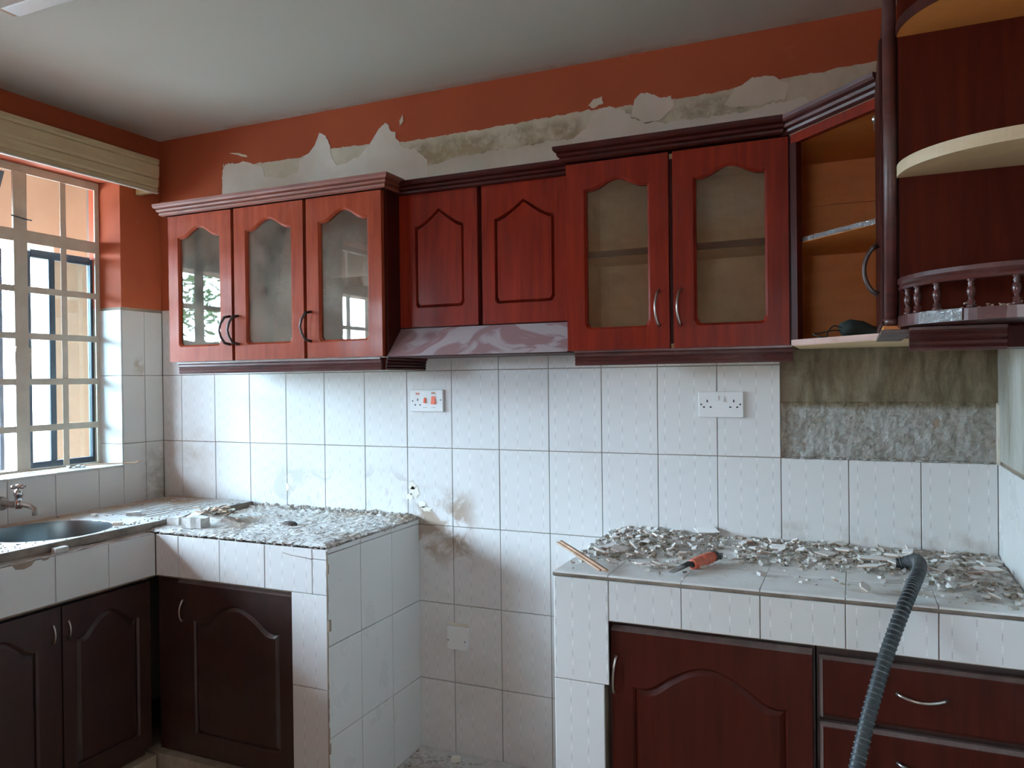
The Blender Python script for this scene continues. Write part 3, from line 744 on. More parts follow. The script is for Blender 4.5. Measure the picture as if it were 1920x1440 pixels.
# raw broken corner edge
m = MB(); z = 0
while z < .89:
    h = random.uniform(.012,.04); r = random.uniform(.002,.0045) * (2.4 if random.random() < .08 else 1)
    m.box((XB-.004,YB-.0008,z),(XB-.003+r*.9,YB+r,z+h)); z += h
mk('chipped_corner', m, 'grout', bl)['kind'] = 'stuff'
def top(x, y):
    e = min(1, (x-.0)/.01, (XB-x)/.03, (y-YB)/.02)
    z = ZT + .003 + .010*max(0,e)*(.55+.6*fbm(x*7, y*7, 5, 3)) + .0035*fbm(x*45, y*45, 1, 5)
    if y > -.06: z += .012*max(0, fbm(x*30, 4, y*40, 3)+.15)
    return (x + (.003*fbm(y*40, 2, 7, 3) if x > XB-.01 else 0), y + (.003*fbm(x*40, 5, 3, 3) if y < YB+.01 else 0), z)
m = MB(); grid(m, .56, XB, YB, -.001, 200, 130, top)
m2 = MB(); grid(m2, .002, .56, YB, -.001, 60, 80, lambda x,y: (x,y,ZT+.002+.005*fbm(x*25,y*25,3,5)))
m.add(m2.v, m2.f)
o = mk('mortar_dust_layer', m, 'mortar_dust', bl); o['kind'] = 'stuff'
def skirt():                                    # crumbs of the bed at the edge of the top
    m = MB()
    for i in range(260):
        if random.random() < .6: c = (XB-random.random()*.012, random.uniform(YB,0), ZT+random.uniform(-.003,.006))
        else: c = (random.uniform(.62,XB), YB+random.random()*.01, ZT+random.uniform(-.002,.005))
        rock(m, c, random.uniform(.002,.006))
    return m
def rock(m, c, s, flat=.65, n=None):
    a = random.uniform(0, pi); sx, sy, sz_ = s*random.uniform(.7,1.4), s*random.uniform(.6,1.1), s*flat*random.uniform(.6,1.2)
    tilt = random.uniform(-.5,.5)
    M = Matrix.Translation(c) @ Matrix.Rotation(a, 4, 'Z') @ Matrix.Rotation(tilt, 4, 'X')
    V = []
    for x in (-1,1):
        for y in (-1,1):
            for z in (-1,1):
                V.append(M @ Vector((x*sx*random.uniform(.5,1), y*sy*random.uniform(.5,1), z*sz_*random.uniform(.6,1))))
    m.add(V, [(0,1,3,2),(4,6,7,5),(0,4,5,1),(2,3,7,6),(0,2,6,4),(1,5,7,3)])
mk('edge_crumbs', skirt(), 'gravel_pale', bl)['kind'] = 'stuff'

# ------------------------------------------------------------------ right counter
XC = 2.150
rc = thing('tiled_counter', (XC,0,0), 'white tiled counter on the right, over door and drawers, littered with broken tiles', 'counter')
m = MB().box((XC+.001,YB+.006,.772),(RX-.001,-.001,ZT-.012)).box((XC+.001,YB+.006,0),(2.295,-.001,.772)).box((2.29,-.02,0),(RX-.001,-.001,.772)).box((2.29,YB+.03,0),(RX,-.3,.07))
mk('masonry', m, 'apron_grout', rc)
mk('top_edge', MB().box((XC-.002,YB-.002,ZT-.013),(RX,YB+.02,ZT-.004),0,.001), 'sink_edge_grime', rc)
xr = [XC,2.3105,2.5105,2.7105,2.9105,3.1105,RX]
bz = .774
put_tile(rc, xr[0], xr[1], .596, ZT-.014, YB, 'y', 'tile_pattern', .0024)
for a,b in zip(xr[1:-1], xr[2:]): put_tile(rc, a, b, bz, ZT-.014, YB, 'y', 'tile_pattern', .0024, .0004)
put_tile(rc, XC, 2.297, .296, .596, YB, 'y', 'tile_pattern', .0024); put_tile(rc, XC, 2.297, 0, .296, YB, 'y', 'tile_pattern', .0024)
for a,b in zip([-.2,-.4,YB], [0,-.2,-.4]):
    for c,d in ((0,.296),(.296,.596),(.596,ZT-.014)): put_tile(rc, a, b, c, d, XC, 'x-', 'tile_plain', .0024)
for a,b in zip(xr[:-1], xr[1:]):
    for c,d in ((YB-.003,-.40),(-.40,-.20),(-.20,0)): put_tile(rc, a, b, c, d, ZT, 'z', 'dusty_worktop_tile', .0022, .0006)

# ------------------------------------------------------------------ wall cabinets
GLASS = ['cabinet_glass']
def shaped_door(parent, x0, x1, z0, z1, yf, a, b, zb, zs, h, mat, kind='round', glassy=True, flat=.06, tr=None, th=.019, corner=.012, name='door', bev=.007, cd=None, fi=(.0,.009,.0015,.013)):
    tr0 = tr or (lambda u,d,z: (u, yf+d, z))
    hi = lambda x: ogee(x, a, b, zs, h, flat, kind)
    def lo(x):
        e = min(x-a, b-x)
        return zb + (corner*(1-sqrt(max(0,1-(1-e/corner)**2))) if 0 <= e < corner else 0)
    m = MB(); frame_mesh(m, x0, x1, z0, z1, a, b, lo, hi, th, bev, tr0, chdepth=cd)
    d = mk(name, m, mat, parent)
    if glassy:
        m = MB(); V = [tr0(u,q,z) for u in (a-.006,b+.006) for q in (th-.007,th-.003) for z in (zb-.008,zs+h+.004)]
        m.add(V, [(0,1,3,2),(4,6,7,5),(0,4,5,1),(2,3,7,6),(0,2,6,4),(1,5,7,3)]); mk('glass_pane', m, GLASS[0], d)
    else:
        m = MB(); field_mesh(m, a, b, lo, hi, *fi, tr0); 
        mk('raised_panel', m, mat, d)
    return d

CT = 2.125
# --- left glass cabinet
GLASS[0] = 'dusty_glass'
c1 = thing('wall_cabinet', (.9,0,1.53), 'reddish wall cabinet with three arched glass doors nearest the window', 'cabinet')
xs = [.372,.7195,1.069,1.414]
m = MB()
m.box((.376,-.278,1.53),(.392,-.012,2.122)).box((1.394,-.278,1.53),(1.410,-.012,2.122),1).box((.392,-.278,1.53),(1.394,-.012,1.546)).box((.392,-.278,2.106),(1.394,-.012,2.122)).box((.392,-.020,1.546),(1.394,-.012,2.106)).box((.392,-.262,1.826),(1.394,-.02,1.840))
for i in (1,2): m.box((xs[i]-.012,-.279,1.546),(xs[i]+.012,-.262,2.106),1)
mk('carcass', m, ['cabinet_interior','mahogany_dark'], c1)
mk('side_panel', MB().box((1.4105,-.279,1.527),(1.4145,-.006,2.124),0,.001), 'mahogany_dark', c1)
for i,(x0,x1) in enumerate(zip(xs[:-1], xs[1:])):
    g0, g1 = ((.434,.643),(.786,.996),(1.134,1.341))[i]
    ang = (0.0,.010,-.006)[i]
    d = shaped_door(c1, x0+.004, x1-.011, 1.531, 2.122, -.300, g0, g1, 1.597, 2.028, .040, 'mahogany_left')
    hx = (.700,.742,1.092)[i]
    # angular bow handles
    hz = 1.648
    s = -1 if i != 0 else -1
    pts = [(hx,-.302,hz+.055),(hx-.006,-.325,hz+.050),(hx-.020,-.331,hz+.026),(hx-.026,-.333,hz),(hx-.020,-.331,hz-.026),(hx-.006,-.325,hz-.050),(hx,-.302,hz-.055)]
    mk('handle', MB().tube(pts, [.0055,.0055,.0048,.0045,.0048,.0055,.0055], 8), 'bronze_dark', d)
m = MB(); moulding(m, [(.358,-.002),(.358,-.306),(1.420,-.306),(1.420,-.215)], [(o,z) for o,z in CORN(CT)]); mk('cornice', m, 'moulding_light', c1)
mk('top_board', MB().box((.366,-.302,CT+.001),(1.418,-.008,CT+.012)), 'mahogany_dark', c1)
m = MB(); moulding(m, [(.425,-.284),(1.396,-.284)], RAIL(1.482)); mk('bottom_moulding', m, 'moulding_wood', c1)
m = MB(); moulding(m, [(1.396,-.284),(1.396,-.01)], RAIL(1.482)); mk('bottom_moulding', m, 'mahogany_dark', c1)

GLASS[0] = 'cabinet_glass'
# --- middle cabinet with the hood board
c2 = thing('wall_cabinet', (1.75,0,1.62), 'short wall cabinet with two solid arched doors above a slanting dusty hood board', 'cabinet')
m = MB().box((1.42,-.180,1.632),(2.09,-.012,2.118)); mk('carcass', m, 'mahogany_dark', c2)
for x0,x1,a,b in ((1.4165,1.734,1.485,1.677),(1.752,2.0955,1.803,2.017)):
    shaped_door(c2, x0, x1, 1.636, 2.118, -.200, a, b, 1.708, 1.995, .060, 'mahogany', 'point', False, .0, bev=.003, cd=.010, fi=(.0015,.014,.002,.006))
m = MB(); moulding(m, [(1.422,-.208),(2.094,-.208)], CORN(CT-.010)); mk('cornice', m, 'mahogany_dark', c2)
mk('top_board', MB().box((1.422,-.205,CT-.004),(2.094,-.008,CT+.004)), 'mahogany_dark', c2)
m = MB().prism([(-.196,1.632),(-.292,1.530),(-.283,1.530),(-.184,1.632)], 1.4165, 2.094, tr=lambda p:(p[2],p[0],p[1])); mk('hood_board', m, 'hood_dust', c2)
mk('hood_bottom', MB().box((1.4165,-.283,1.527),(2.094,-.012,1.533)), 'mahogany_dark', c2)
for x,z in ((1.735,1.642),(1.762,1.642),(1.79,1.645)): mk('screw_hole', MB().lathe([(0.0001,-.2012),(.0028,-.2012),(.0028,-.199),(.0001,-.199)], (x,0,z), 'y', 8), 'black_hole', c2)

# --- right glass cabinet
c3 = thing('wall_cabinet', (2.43,0,1.53), 'dark red wall cabinet with two arched glass doors above the double socket', 'cabinet')
m = MB().box((2.104,-.278,1.53),(2.120,-.012,2.122),1).box((2.750,-.278,1.53),(2.766,-.012,2.122),1).box((2.120,-.278,1.53),(2.750,-.012,1.546)).box((2.120,-.278,2.106),(2.750,-.012,2.122)).box((2.120,-.020,1.546),(2.750,-.012,2.106))
m.box((2.414,-.279,1.546),(2.450,-.262,2.106),1).box((2.125,-.276,2.06),(2.75,-.262,2.106)).box((2.121,-.262,1.546),(2.125,-.02,2.106)).box((2.15,-.024,1.56),(2.156,-.02,1.826)).box((2.19,-.024,1.85),(2.196,-.02,2.02))
mk('carcass', m, ['cream_ply','mahogany_dark'], c3)
mk('shelf', MB().box((2.126,-.240,1.832),(2.749,-.021,1.848)).box((2.126,-.246,1.830),(2.749,-.240,1.850),1), ['cream_ply','mahogany_dark'], c3)
for i,(x0,x1,g0,g1) in enumerate(((2.100,2.426,2.166,2.361),(2.439,2.768,2.507,2.703))):
    d = shaped_door(c3, x0, x1, 1.531, 2.122, -.300, g0, g1, 1.603, 2.032, .030, 'mahogany', corner=.018)
    hx = (2.396,2.462)[i]
    bar_handle(d, (hx,-.3,1.707), (hx,-.3,1.600), (-.25,-1,0), .026, 'satin_metal', .0042)
mk('side_panel', MB().box((2.7665,-.279,1.527),(2.7745,-.006,2.124),0,.001), 'mahogany_dark', c3)
m = MB(); moulding(m, [(2.100,-.01),(2.100,-.310),(2.758,-.310)], CORN(CT+.002)); mk('cornice', m, 'mahogany_dark', c3)
mk('top_board', MB().box((2.098,-.305,CT+.003),(2.77,-.008,CT+.014)), 'mahogany_dark', c3)
m = MB(); moulding(m, [(2.124,-.284),(2.776,-.284)], RAIL(1.484,.046)); mk('bottom_moulding', m, 'moulding_wood', c3)

# --- corner cabinet, door missing
c4 = thing('corner_cabinet', (3.05,0,1.53), 'open diagonal corner cabinet with bare orange inside and no door', 'cabinet')
dg = [(2.777,-.30),(3.004,-.535)]
poly = [(2.777,-.012),(2.777,-.298),(3.004,-.533),(3.312,-.533),(3.312,-.012)]
mk('bottom_board', MB().prism(poly, 1.528, 1.543), 'cream_ply', c4)
mk('top_board', MB().prism(poly, 2.108, 2.124), 'orange_ply', c4)
mk('back_panel', MB().box((2.777,-.012,1.53),(3.312,-.006,2.124)).box((2.779,-.016,1.975),(3.30,-.012,1.978)), 'orange_ply', c4)
mk('back_panel', MB().box((3.304,-.533,1.543),(3.312,-.012,2.108)), 'orange_ply', c4)
mk('side_panel', MB().box((2.7765,-.285,1.543),(2.783,-.012,2.108)), 'mahogany_dark', c4)
sp = [(2.784,-.013),(2.784,-.270),(2.990,-.490),(3.303,-.490),(3.303,-.013)]
sh = mk('shelf', MB().prism(sp, 1.820, 1.834), 'orange_ply', c4)
u = Vector((dg[1][0]-dg[0][0], dg[1][1]-dg[0][1])).normalized(); nn = Vector((u.y,-u.x)) if Vector((u.y,-u.x)).y < 0 else Vector((-u.y,u.x))
def diag(t0, t1, o0, o1): # quad along the diagonal
    a = Vector(dg[0])+u*t0; b = Vector(dg[0])+u*t1
    return [tuple(a+nn*o0), tuple(b+nn*o0), tuple(b+nn*o1), tuple(a+nn*o1)]
L = (Vector(dg[1])-Vector(dg[0])).length
e0 = Vector(sp[1]); e1 = Vector(sp[2]); k = 24; m = MB()
rs = []
for i in range(k+1):
    p = e0.lerp(e1, i/k); q = p + nn*.0028
    j = .0014*random.uniform(-1,1)
    rs.append([(p.x,p.y,1.8335+j*.5),(q.x+j,q.y+j,1.8345+j),(q.x-j*2,q.y+j,1.828+j),(q.x-j,q.y+j,1.8215+j),(p.x,p.y,1.8215)])
m.rings(rs, smooth=False); mk('foil_edge', m, 'foil', sh)
mk('frame_stile', MB().prism(diag(-.002,.022,-.016,.002), 1.543, 2.100), 'mahogany_dark', c4)
mk('frame_rail', MB().prism(diag(.0,L,-.016,.002), 2.098, 2.124), 'mahogany', c4)
mk('edge_strip', MB().prism(diag(.0,L-.01,.0,.006), 1.529, 1.545), 'pink_ply', c4)
m = MB(); a = Vector(dg[0]) + nn*.006; b = Vector(dg[1]) + nn*.006
moulding(m, [tuple(a-u*.022), tuple(b+u*.01)], CORN(CT, 1.15)); mk('cornice', m, 'moulding_wood', c4)
m = MB().lathe([(.0001,-.02),(.009,-.02),(.010,-.004),(.006,0),(.0001,0)], (2.99,-.49,2.078), 'y', 12).box((2.985,-.497,2.066),(3.0,-.44,2.084),0,.002); mk('door_hinge', m, 'satin_metal', c4)

# --- right wall cabinet (seen edge on)
YP = -.925
c5 = thing('wall_cabinet', (3.315,-.73,1.53), 'wall cabinet on the right wall seen edge on, with a dark bow handle', 'cabinet')
m = MB().box((3.012,-.905,1.53),(3.312,-.538,2.122)); mk('carcass', m, 'mahogany_dark', c5)
d = mk('door', MB().box((2.986,-.900,1.545),(3.008,-.545,2.120),0,.004), 'mahogany_dark', c5)
bar_handle(d, (2.984,-.885,1.708), (2.984,-.885,1.606), (-1,0,0), .026, 'bronze_dark', .005)
m = MB().tube([(3.0045,-.916,1.553),(3.0045,-.916,2.20)], .0125, 14).tube([(3.0045,-.916,1.540),(3.0045,-.916,1.5535)], [.010,.0155], 14); mk('edge_moulding', m, 'moulding_wood', c5)
m = MB(); moulding(m, [(3.006,-.560),(3.006,-.905)], [(o*.4,z) for o,z in CORN(CT+.002)]); mk('cornice', m, 'mahogany_dark', c5)
mk('ply_edge', MB().box((2.990,-.915,1.533),(3.03,-.545,1.541)), 'orange_ply', c5)
mk('ledge_board', MB().box((2.985,-.93,1.524),(3.04,-.54,1.532),0,.001), 'dusty_edge', c5)

# --- rounded open end shelves with a gallery rail
c6 = thing('end_shelf_unit', (3.315,-.95,1.53), 'dark red open shelf unit with pale rounded shelves and a small turned railing', 'shelf')
mk('back_board', MB().box((3.020,YP,1.53),(3.313,YP+.018,2.40),0,.001), 'mahogany_panel', c6)
def curve(inset=0, n=24, b=.200):
    pts = []
    for i in range(n+1):
        t = pi/2*i/n; pts.append((3.242-(.225-inset)*cos(t), YP-.0-(b-inset)*sin(t)))
    pts.append((3.313, YP-(b-inset))); return pts
def shelf_board(z0, z1, mat, name='shelf', edge=None, inset=0):
    pts = curve(inset); mb_ = MB().prism([(3.018+inset,YP)]+pts[1:]+[(3.313,YP)], z0, z1)
    o = mk(name, mb_, mat, c6)
    if edge:
        n = len(pts); m = MB(); q = curve(inset-.0015)
        m.rings([[(p[0],p[1],z0-.0005),(a[0],a[1],z0-.0005),(a[0],a[1],z1+.0005),(p[0],p[1],z1+.0005)] for p,a in zip(pts,q)], smooth=False)
        mk('edge_banding', m, edge, o)
    return o
shelf_board(1.830,1.852,'cream_ply',edge='shelf_edge_wood')
shelf_board(2.106,2.126,'orange_ply',edge='mahogany_dark')
base = shelf_board(1.536,1.556,'mahogany_dark',name='base_board',edge='moulding_wood')
# crumpled foil still stuck on the base edge
q = curve(-.0035, 60); seg = [p for p in q if 3.045 < p[0] < 3.108]; m = MB()
m.rings([[(p[0]+.001*random.uniform(-1,1),p[1]+.0012*random.uniform(-1,1),1.5365),(p[0]+.001*random.uniform(-1,1),p[1]-.0025*random.random(),1.546),(p[0],p[1]-.001*random.random(),1.5565),(p[0],p[1]+.004,1.5575),(p[0],p[1]+.004,1.5365)] for p in seg], smooth=False)
mk('foil_remnant', m, 'foil', base)
rp = curve(.008); rs = []
for i,p in enumerate(rp):
    a = Vector(rp[max(0,i-1)]); b = Vector(rp[min(len(rp)-1,i+1)]); t = (b-a).normalized(); n_ = Vector((t.y,-t.x))
    rs.append([(p[0]+n_.x*o, p[1]+n_.y*o, z) for o,z in ((-.008,1.607),(.006,1.607),(.009,1.612),(.006,1.617),(.010,1.622),(.009,1.630),(-.006,1.632),(-.009,1.624))])
m = MB().rings(rs, smooth=False)
mk('gallery_rail', m, 'moulding_wood', c6)
bp_ = [(.0001,1.5565),(.0075,1.5565),(.0078,1.562),(.005,1.5635),(.0068,1.568),(.004,1.571),(.0038,1.574),(.0058,1.579),(.0072,1.586),(.0058,1.592),(.0038,1.596),(.0058,1.599),(.0038,1.602),(.0064,1.605),(.0064,1.608),(.0001,1.608)]
b0 = MB().lathe(bp_, (0,0,0), 'z', 12)
first = None
for px_ in (3.031,3.045,3.073,3.122,3.185,3.25):
    if px_ < 3.242: cth = (3.242-px_)/(.225-.009); yy = YP-(.2-.009)*sqrt(max(0,1-cth*cth))
    else: yy = YP-.191
    if first is None: first = mk('baluster', b0, 'moulding_wood', c6, (0,0,0)); o = first
    else: o = first.copy(); C.objects.link(o); o.parent = c6
    o.location = Vector((px_, yy, 0)) - Vector(c6['_org'])
m = MB()
for i in range(160): rock(m, (3.19+random.gauss(0,.028), YP-.012-abs(random.gauss(0,.02)), 1.558+abs(random.gauss(0,.006))), random.uniform(.0015,.004), .6)
mk('straw_dust', m, 'splinter_wood', c6)['kind'] = 'stuff'
m = MB(); moulding(m, [(3.034,YP-.006),(3.196,YP-.006)], RAIL(1.488,.046)); mk('bottom_moulding', m, 'moulding_wood', c6)
mk('support_block', MB().box((3.198,YP-.004,1.492),(3.313,YP+.14,1.534),0,.002).box((3.04,YP+.001,1.50),(3.198,YP+.05,1.534)), 'mahogany_dark', c6)

# ------------------------------------------------------------------ base cabinets
def base_door(parent, x0, x1, z0, z1, a, b, zb, zs, h, tr, mat='mahogany_base', kind='wave'):
    d = shaped_door(parent, x0, x1, z0, z1, 0, a, b, zb, zs, h, mat, kind, False, .0, tr, .020, .004, bev=.006)
    return d
b1 = thing('base_cabinet', (.95,-.5,.09), 'shade-darkened wooden base cupboard set in the tiled corner counter, one arched door', 'cabinet')
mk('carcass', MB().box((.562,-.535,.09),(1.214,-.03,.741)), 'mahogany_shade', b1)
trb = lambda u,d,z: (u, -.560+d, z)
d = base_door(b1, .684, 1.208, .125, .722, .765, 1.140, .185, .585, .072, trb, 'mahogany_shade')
m = MB().prism([(-.562,.722),(-.546,.734),(-.540,.734),(-.540,.722)], .684, 1.208, tr=lambda p:(p[2],p[0],p[1])); mk('top_bevel', m, 'dusty_edge', d)
bar_handle(d, (.712,-.56,.662), (.704,-.56,.585), (-.1,-1,0), .014, 'satin_metal', .0036)
b2 = thing('base_cabinet', (.5,-1.2,.09), 'shade-darkened wooden base cupboard below the steel sink, with paired doors', 'cabinet')
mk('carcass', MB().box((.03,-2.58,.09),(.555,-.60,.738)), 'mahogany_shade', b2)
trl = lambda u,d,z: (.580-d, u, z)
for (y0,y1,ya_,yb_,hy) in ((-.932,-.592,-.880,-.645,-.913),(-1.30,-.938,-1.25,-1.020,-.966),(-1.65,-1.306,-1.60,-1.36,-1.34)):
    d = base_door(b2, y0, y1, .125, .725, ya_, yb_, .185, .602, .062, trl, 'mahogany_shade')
    bar_handle(d, (.58,hy,.672), (.58,hy,.612), (1,0,0), .012, 'satin_metal', .0030)
b3 = thing('base_cabinet', (2.56,-.5,.07), 'reddish brown base cupboard under the right counter, one arched door', 'cabinet')
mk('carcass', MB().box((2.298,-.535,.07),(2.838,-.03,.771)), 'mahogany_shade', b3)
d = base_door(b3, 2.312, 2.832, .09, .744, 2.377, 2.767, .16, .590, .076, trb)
m = MB().prism([(-.562,.744),(-.546,.756),(-.540,.756),(-.540,.744)], 2.312, 2.832, tr=lambda p:(p[2],p[0],p[1])); mk('top_bevel', m, 'dusty_edge', d)
bar_handle(d, (2.327,-.56,.676), (2.319,-.56,.572), (-.1,-1,0), .016, 'satin_metal', .0038)
b4 = thing('drawer_unit', (3.08,-.5,.07), 'reddish brown bank of drawers under the right end of the right counter', 'drawers')
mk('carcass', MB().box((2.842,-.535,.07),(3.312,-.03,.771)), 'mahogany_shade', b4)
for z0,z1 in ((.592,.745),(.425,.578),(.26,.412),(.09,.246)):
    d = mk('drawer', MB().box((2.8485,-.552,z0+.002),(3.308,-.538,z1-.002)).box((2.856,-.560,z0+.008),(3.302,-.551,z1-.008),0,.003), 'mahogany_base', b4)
    m = MB()
    for A,B in (((2.8485,z1-.010),(3.308,z1)),):
        m.prism([(-.5605,A[1]+.002),(-.552,B[1]),(-.538,B[1]),(-.538,A[1]+.002)], A[0], B[0], tr=lambda p:(p[2],p[0],p[1]))
    m.prism([(2.8565,-.5605),(2.8485,-.552),(2.8485,-.538),(2.8565,-.538)], z0, z1-.008)
    mk('bevel_edge', m, 'dusty_edge', d)
    zz = (z0+z1)/2+.006
    N = 12; pts = [(3.022+.106*i/N, -.562-.020*sin(pi*i/N)**.6, zz+.002-.007*sin(pi*i/N)) for i in range(N+1)]
    mk('handle', MB().tube(pts, [.0052]+[.0042]*(N-1)+[.0052], 8), 'satin_metal', d)

# ------------------------------------------------------------------ sink and tap
sk = thing('kitchen_sink', (.3,-.8,.93), 'stainless steel sink with ribbed drainboard, caked in dust, below the window', 'sink')
bcx, bcy, brr = .328, -.797, .203
by0, by1, bx0, bx1 = bcy-brr, bcy+brr, bcx-brr, bcx+brr
def rrect(inset, k=56): return [(bcx+(brr-inset)*cos(2*pi*i/k), bcy+(brr-inset)*sin(2*pi*i/k)) for i in range(k)]
def lo_(y): return bcx - sqrt(max(0, brr*brr-(y-bcy)**2))
def hi_(y): return bcx + sqrt(max(0, brr*brr-(y-bcy)**2))
m = MB()
frame_mesh(m, -2.0, -.505, .072, .548, by0, by1, lo_, hi_, .004, .0015, lambda u,d,z: (z, u, .930-d), 80)
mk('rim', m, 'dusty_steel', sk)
m = MB(); rs = [[(x,y,z) for x,y in rrect(i)] for i,z in ((.0,.929),(.003,.918),(.006,.86),(.012,.82),(.030,.795),(.070,.785),(.15,.782))]
m.rings(rs, cap=False); m.add([rs[-1][i] for i in range(len(rs[-1]))], [tuple(range(len(rs[-1])))]); mk('bowl', m, 'steel', sk)
mk('drain', MB().lathe([(.0001,.7835),(.028,.7835),(.030,.786),(.022,.786),(.0001,.785)], (bcx,bcy,0), 'z', 20), 'steel', sk)
def drain(x, y):
    g = max(0, min(1, (x-.12)/.01, (.47-x)/.01, (y+.49)/.02, (-.06-y)/.02))
    w = cos((x-.12)/.035*2*pi)
    return (x, y, .9305 - .004*g*(w > .2) + .0012*fbm(x*40, y*40, 8, 4))
m = MB(); grid(m, .072, .548, -.505, -.022, 90, 70, drain)
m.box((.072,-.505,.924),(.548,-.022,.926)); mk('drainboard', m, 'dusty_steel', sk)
m = MB().box((.542,-2.0,.9015),(.549,-.022,.9285)).box((.072,-.028,.9015),(.548,-.022,.9285)).box((.072,-2.0,.9015),(.079,-.03,.9285)); mk('edge_lip', m, 'sink_edge_grime', sk)
m = MB()
for i in range(420):
    y = random.uniform(-1.5,-.03); x = random.choice([random.uniform(.47,.54), random.uniform(.075,.5)])
    if math.hypot(x-bcx, y-bcy) < brr+.006: continue
    rock(m, (x,y,.9315), random.uniform(.0015,.004))
mk('dust_crumbs', m, 'gravel_pale', sk)['kind'] = 'stuff'
tp = thing('wall_tap', (0,-.755,1.02), 'chrome wall tap with a cross handle above the sink', 'tap')
ty, tz = -.752, 1.000
mk('wall_flange', MB().lathe([(.0001,.0),(.026,.0),(.025,.010),(.012,.016),(.0001,.016)], (.0005,ty,tz), 'x', 18), 'tap_grime', tp)
mk('inlet_pipe', MB().tube([(.014,ty,tz),(.07,ty,tz)], [.011,.012], 14), 'tap_grime', tp)
mk('body', MB().lathe([(.0001,tz-.016),(.011,tz-.016),(.015,tz-.006),(.015,tz+.008),(.012,tz+.014),(.012,tz+.030),(.016,tz+.034),(.014,tz+.052),(.007,tz+.056),(.006,tz+.064),(.0001,tz+.064)], (.085,ty+.01,0), 'z', 18), 'chrome', tp)
mk('spout', MB().tube([(.085,ty+.01,tz),(.110,ty+.016,tz-.002),(.135,ty+.022,tz-.006),(.150,ty+.026,tz-.016),(.153,ty+.027,tz-.040)], [.011,.010,.0095,.009,.0095], 12), 'tap_grime', tp)
m = MB().tube([(.060,ty+.01,tz+.066),(.110,ty+.01,tz+.066)], [.006,.0065], 10).tube([(.085,ty-.016,tz+.066),(.085,ty+.036,tz+.066)], [.0065,.0065], 10).lathe([(.0001,tz+.060),(.009,tz+.060),(.008,tz+.074),(.0001,tz+.075)], (.085,ty+.01,0), 'z', 14); mk('cross_handle', m, 'chrome', tp)

# ------------------------------------------------------------------ switches and sockets
def plate(name, label, cat, x0, x1, z0, z1, group=None, th=.011):
    t = thing(name, ((x0+x1)/2, 0, (z0+z1)/2), label, cat, group)
    mk('faceplate', MB().box((x0,-th,z0),(x1,-.0003,z1),0,.0022), 'white_plastic', t); return t
def slot(t, x, z, w, h, th=.011, mat='black_hole', name='pin_hole'):
    mk(name, MB().box((x-w/2,-th-.0004,z-h/2),(x+w/2,-th+.002,z+h/2)), mat, t)
def screw(t, x, z, th=.011): mk('screw', MB().lathe([(.0001,-th-.0006),(.0028,-th-.0006),(.003,-th+.001),(.0001,-th+.001)], (x,0,z), 'y', 10), 'black_hole', t)
def socket_holes(t, x, z):
    slot(t, x, z+.011, .0042, .009); slot(t, x-.011, z-.009, .0068, .0045); slot(t, x+.011, z-.009, .0068, .0045)
def rocker(t, x, z, w, h, mat, flip=1):
    m = MB().prism([(-.0105,z-h/2),(-.0165 if flip>0 else -.0115,z-h/2),(-.0115 if flip>0 else -.0165,z+h/2),(-.0105,z+h/2)], x-w/2, x+w/2, tr=lambda p:(p[2],p[0],p[1])); mk('rocker_switch', m, mat, t)
t = plate('cooker_switch', 'white cooker switch plate with red rockers and a single socket', 'switch', 1.340, 1.484, 1.3215, 1.4075)
cx, cz = 1.372, 1.360
slot(t, cx, cz+.008, .0042, .009); slot(t, cx-.011, cz-.012, .0068, .0045); slot(t, cx+.011, cz-.012, .0068, .0045)
slot(t, cx, 1.3915, .017, .007, mat='neon_red', name='neon_indicator'); slot(t, 1.4425, 1.3935, .017, .007, mat='neon_amber', name='neon_indicator')
rocker(t, 1.405, 1.3655, .010, .021, 'switch_red'); rocker(t, 1.4425, 1.366, .018, .031, 'switch_red')
screw(t, 1.349, 1.363); screw(t, 1.474, 1.367)
for x,w in ((1.405,.018),(1.4425,.020)): slot(t, x, 1.338, w, .0016, mat='grey_print', name='print_mark')
t = plate('double_socket', 'white double wall socket under the two-door glass cabinet', 'socket', 2.457, 2.602, 1.309, 1.3945)
socket_holes(t, 2.486, 1.352); socket_holes(t, 2.5715, 1.352)
rocker(t, 2.517, 1.3715, .011, .019, 'white_plastic', -1); rocker(t, 2.5365, 1.3705, .011, .019, 'white_plastic', 1)
screw(t, 2.466, 1.352); screw(t, 2.592, 1.352)
t = plate('blank_outlet_plate', 'square white outlet plate low on the tiles in the gap between counters', 'plate', 1.4915, 1.5815, .411, .501, th=.016)
mk('back_box', MB().box((1.494,-.006,.413),(1.579,-.0002,.507)), 'filler_putty', t)
for x in (1.500,1.573): mk('screw', MB().lathe([(.0001,-.0166),(.0035,-.0166),(.0035,-.015),(.0001,-.015)], (x-.003,0,.445), 'y', 10), 'screw_metal', t)
# ceiling batten end
t = thing('ceiling_light', (.6,-1.16,CZ), 'pale strip light fitting on the ceiling, only its brown end visible', 'light fitting')
mk('fitting', MB().box((.71,-1.19,CZ-.045),(1.3,-1.13,CZ-.001),0,.006), 'white_plastic', t); mk('end_cap', MB().box((.690,-1.188,CZ-.043),(.712,-1.132,CZ-.002),0,.008), 'raw_wood', t)

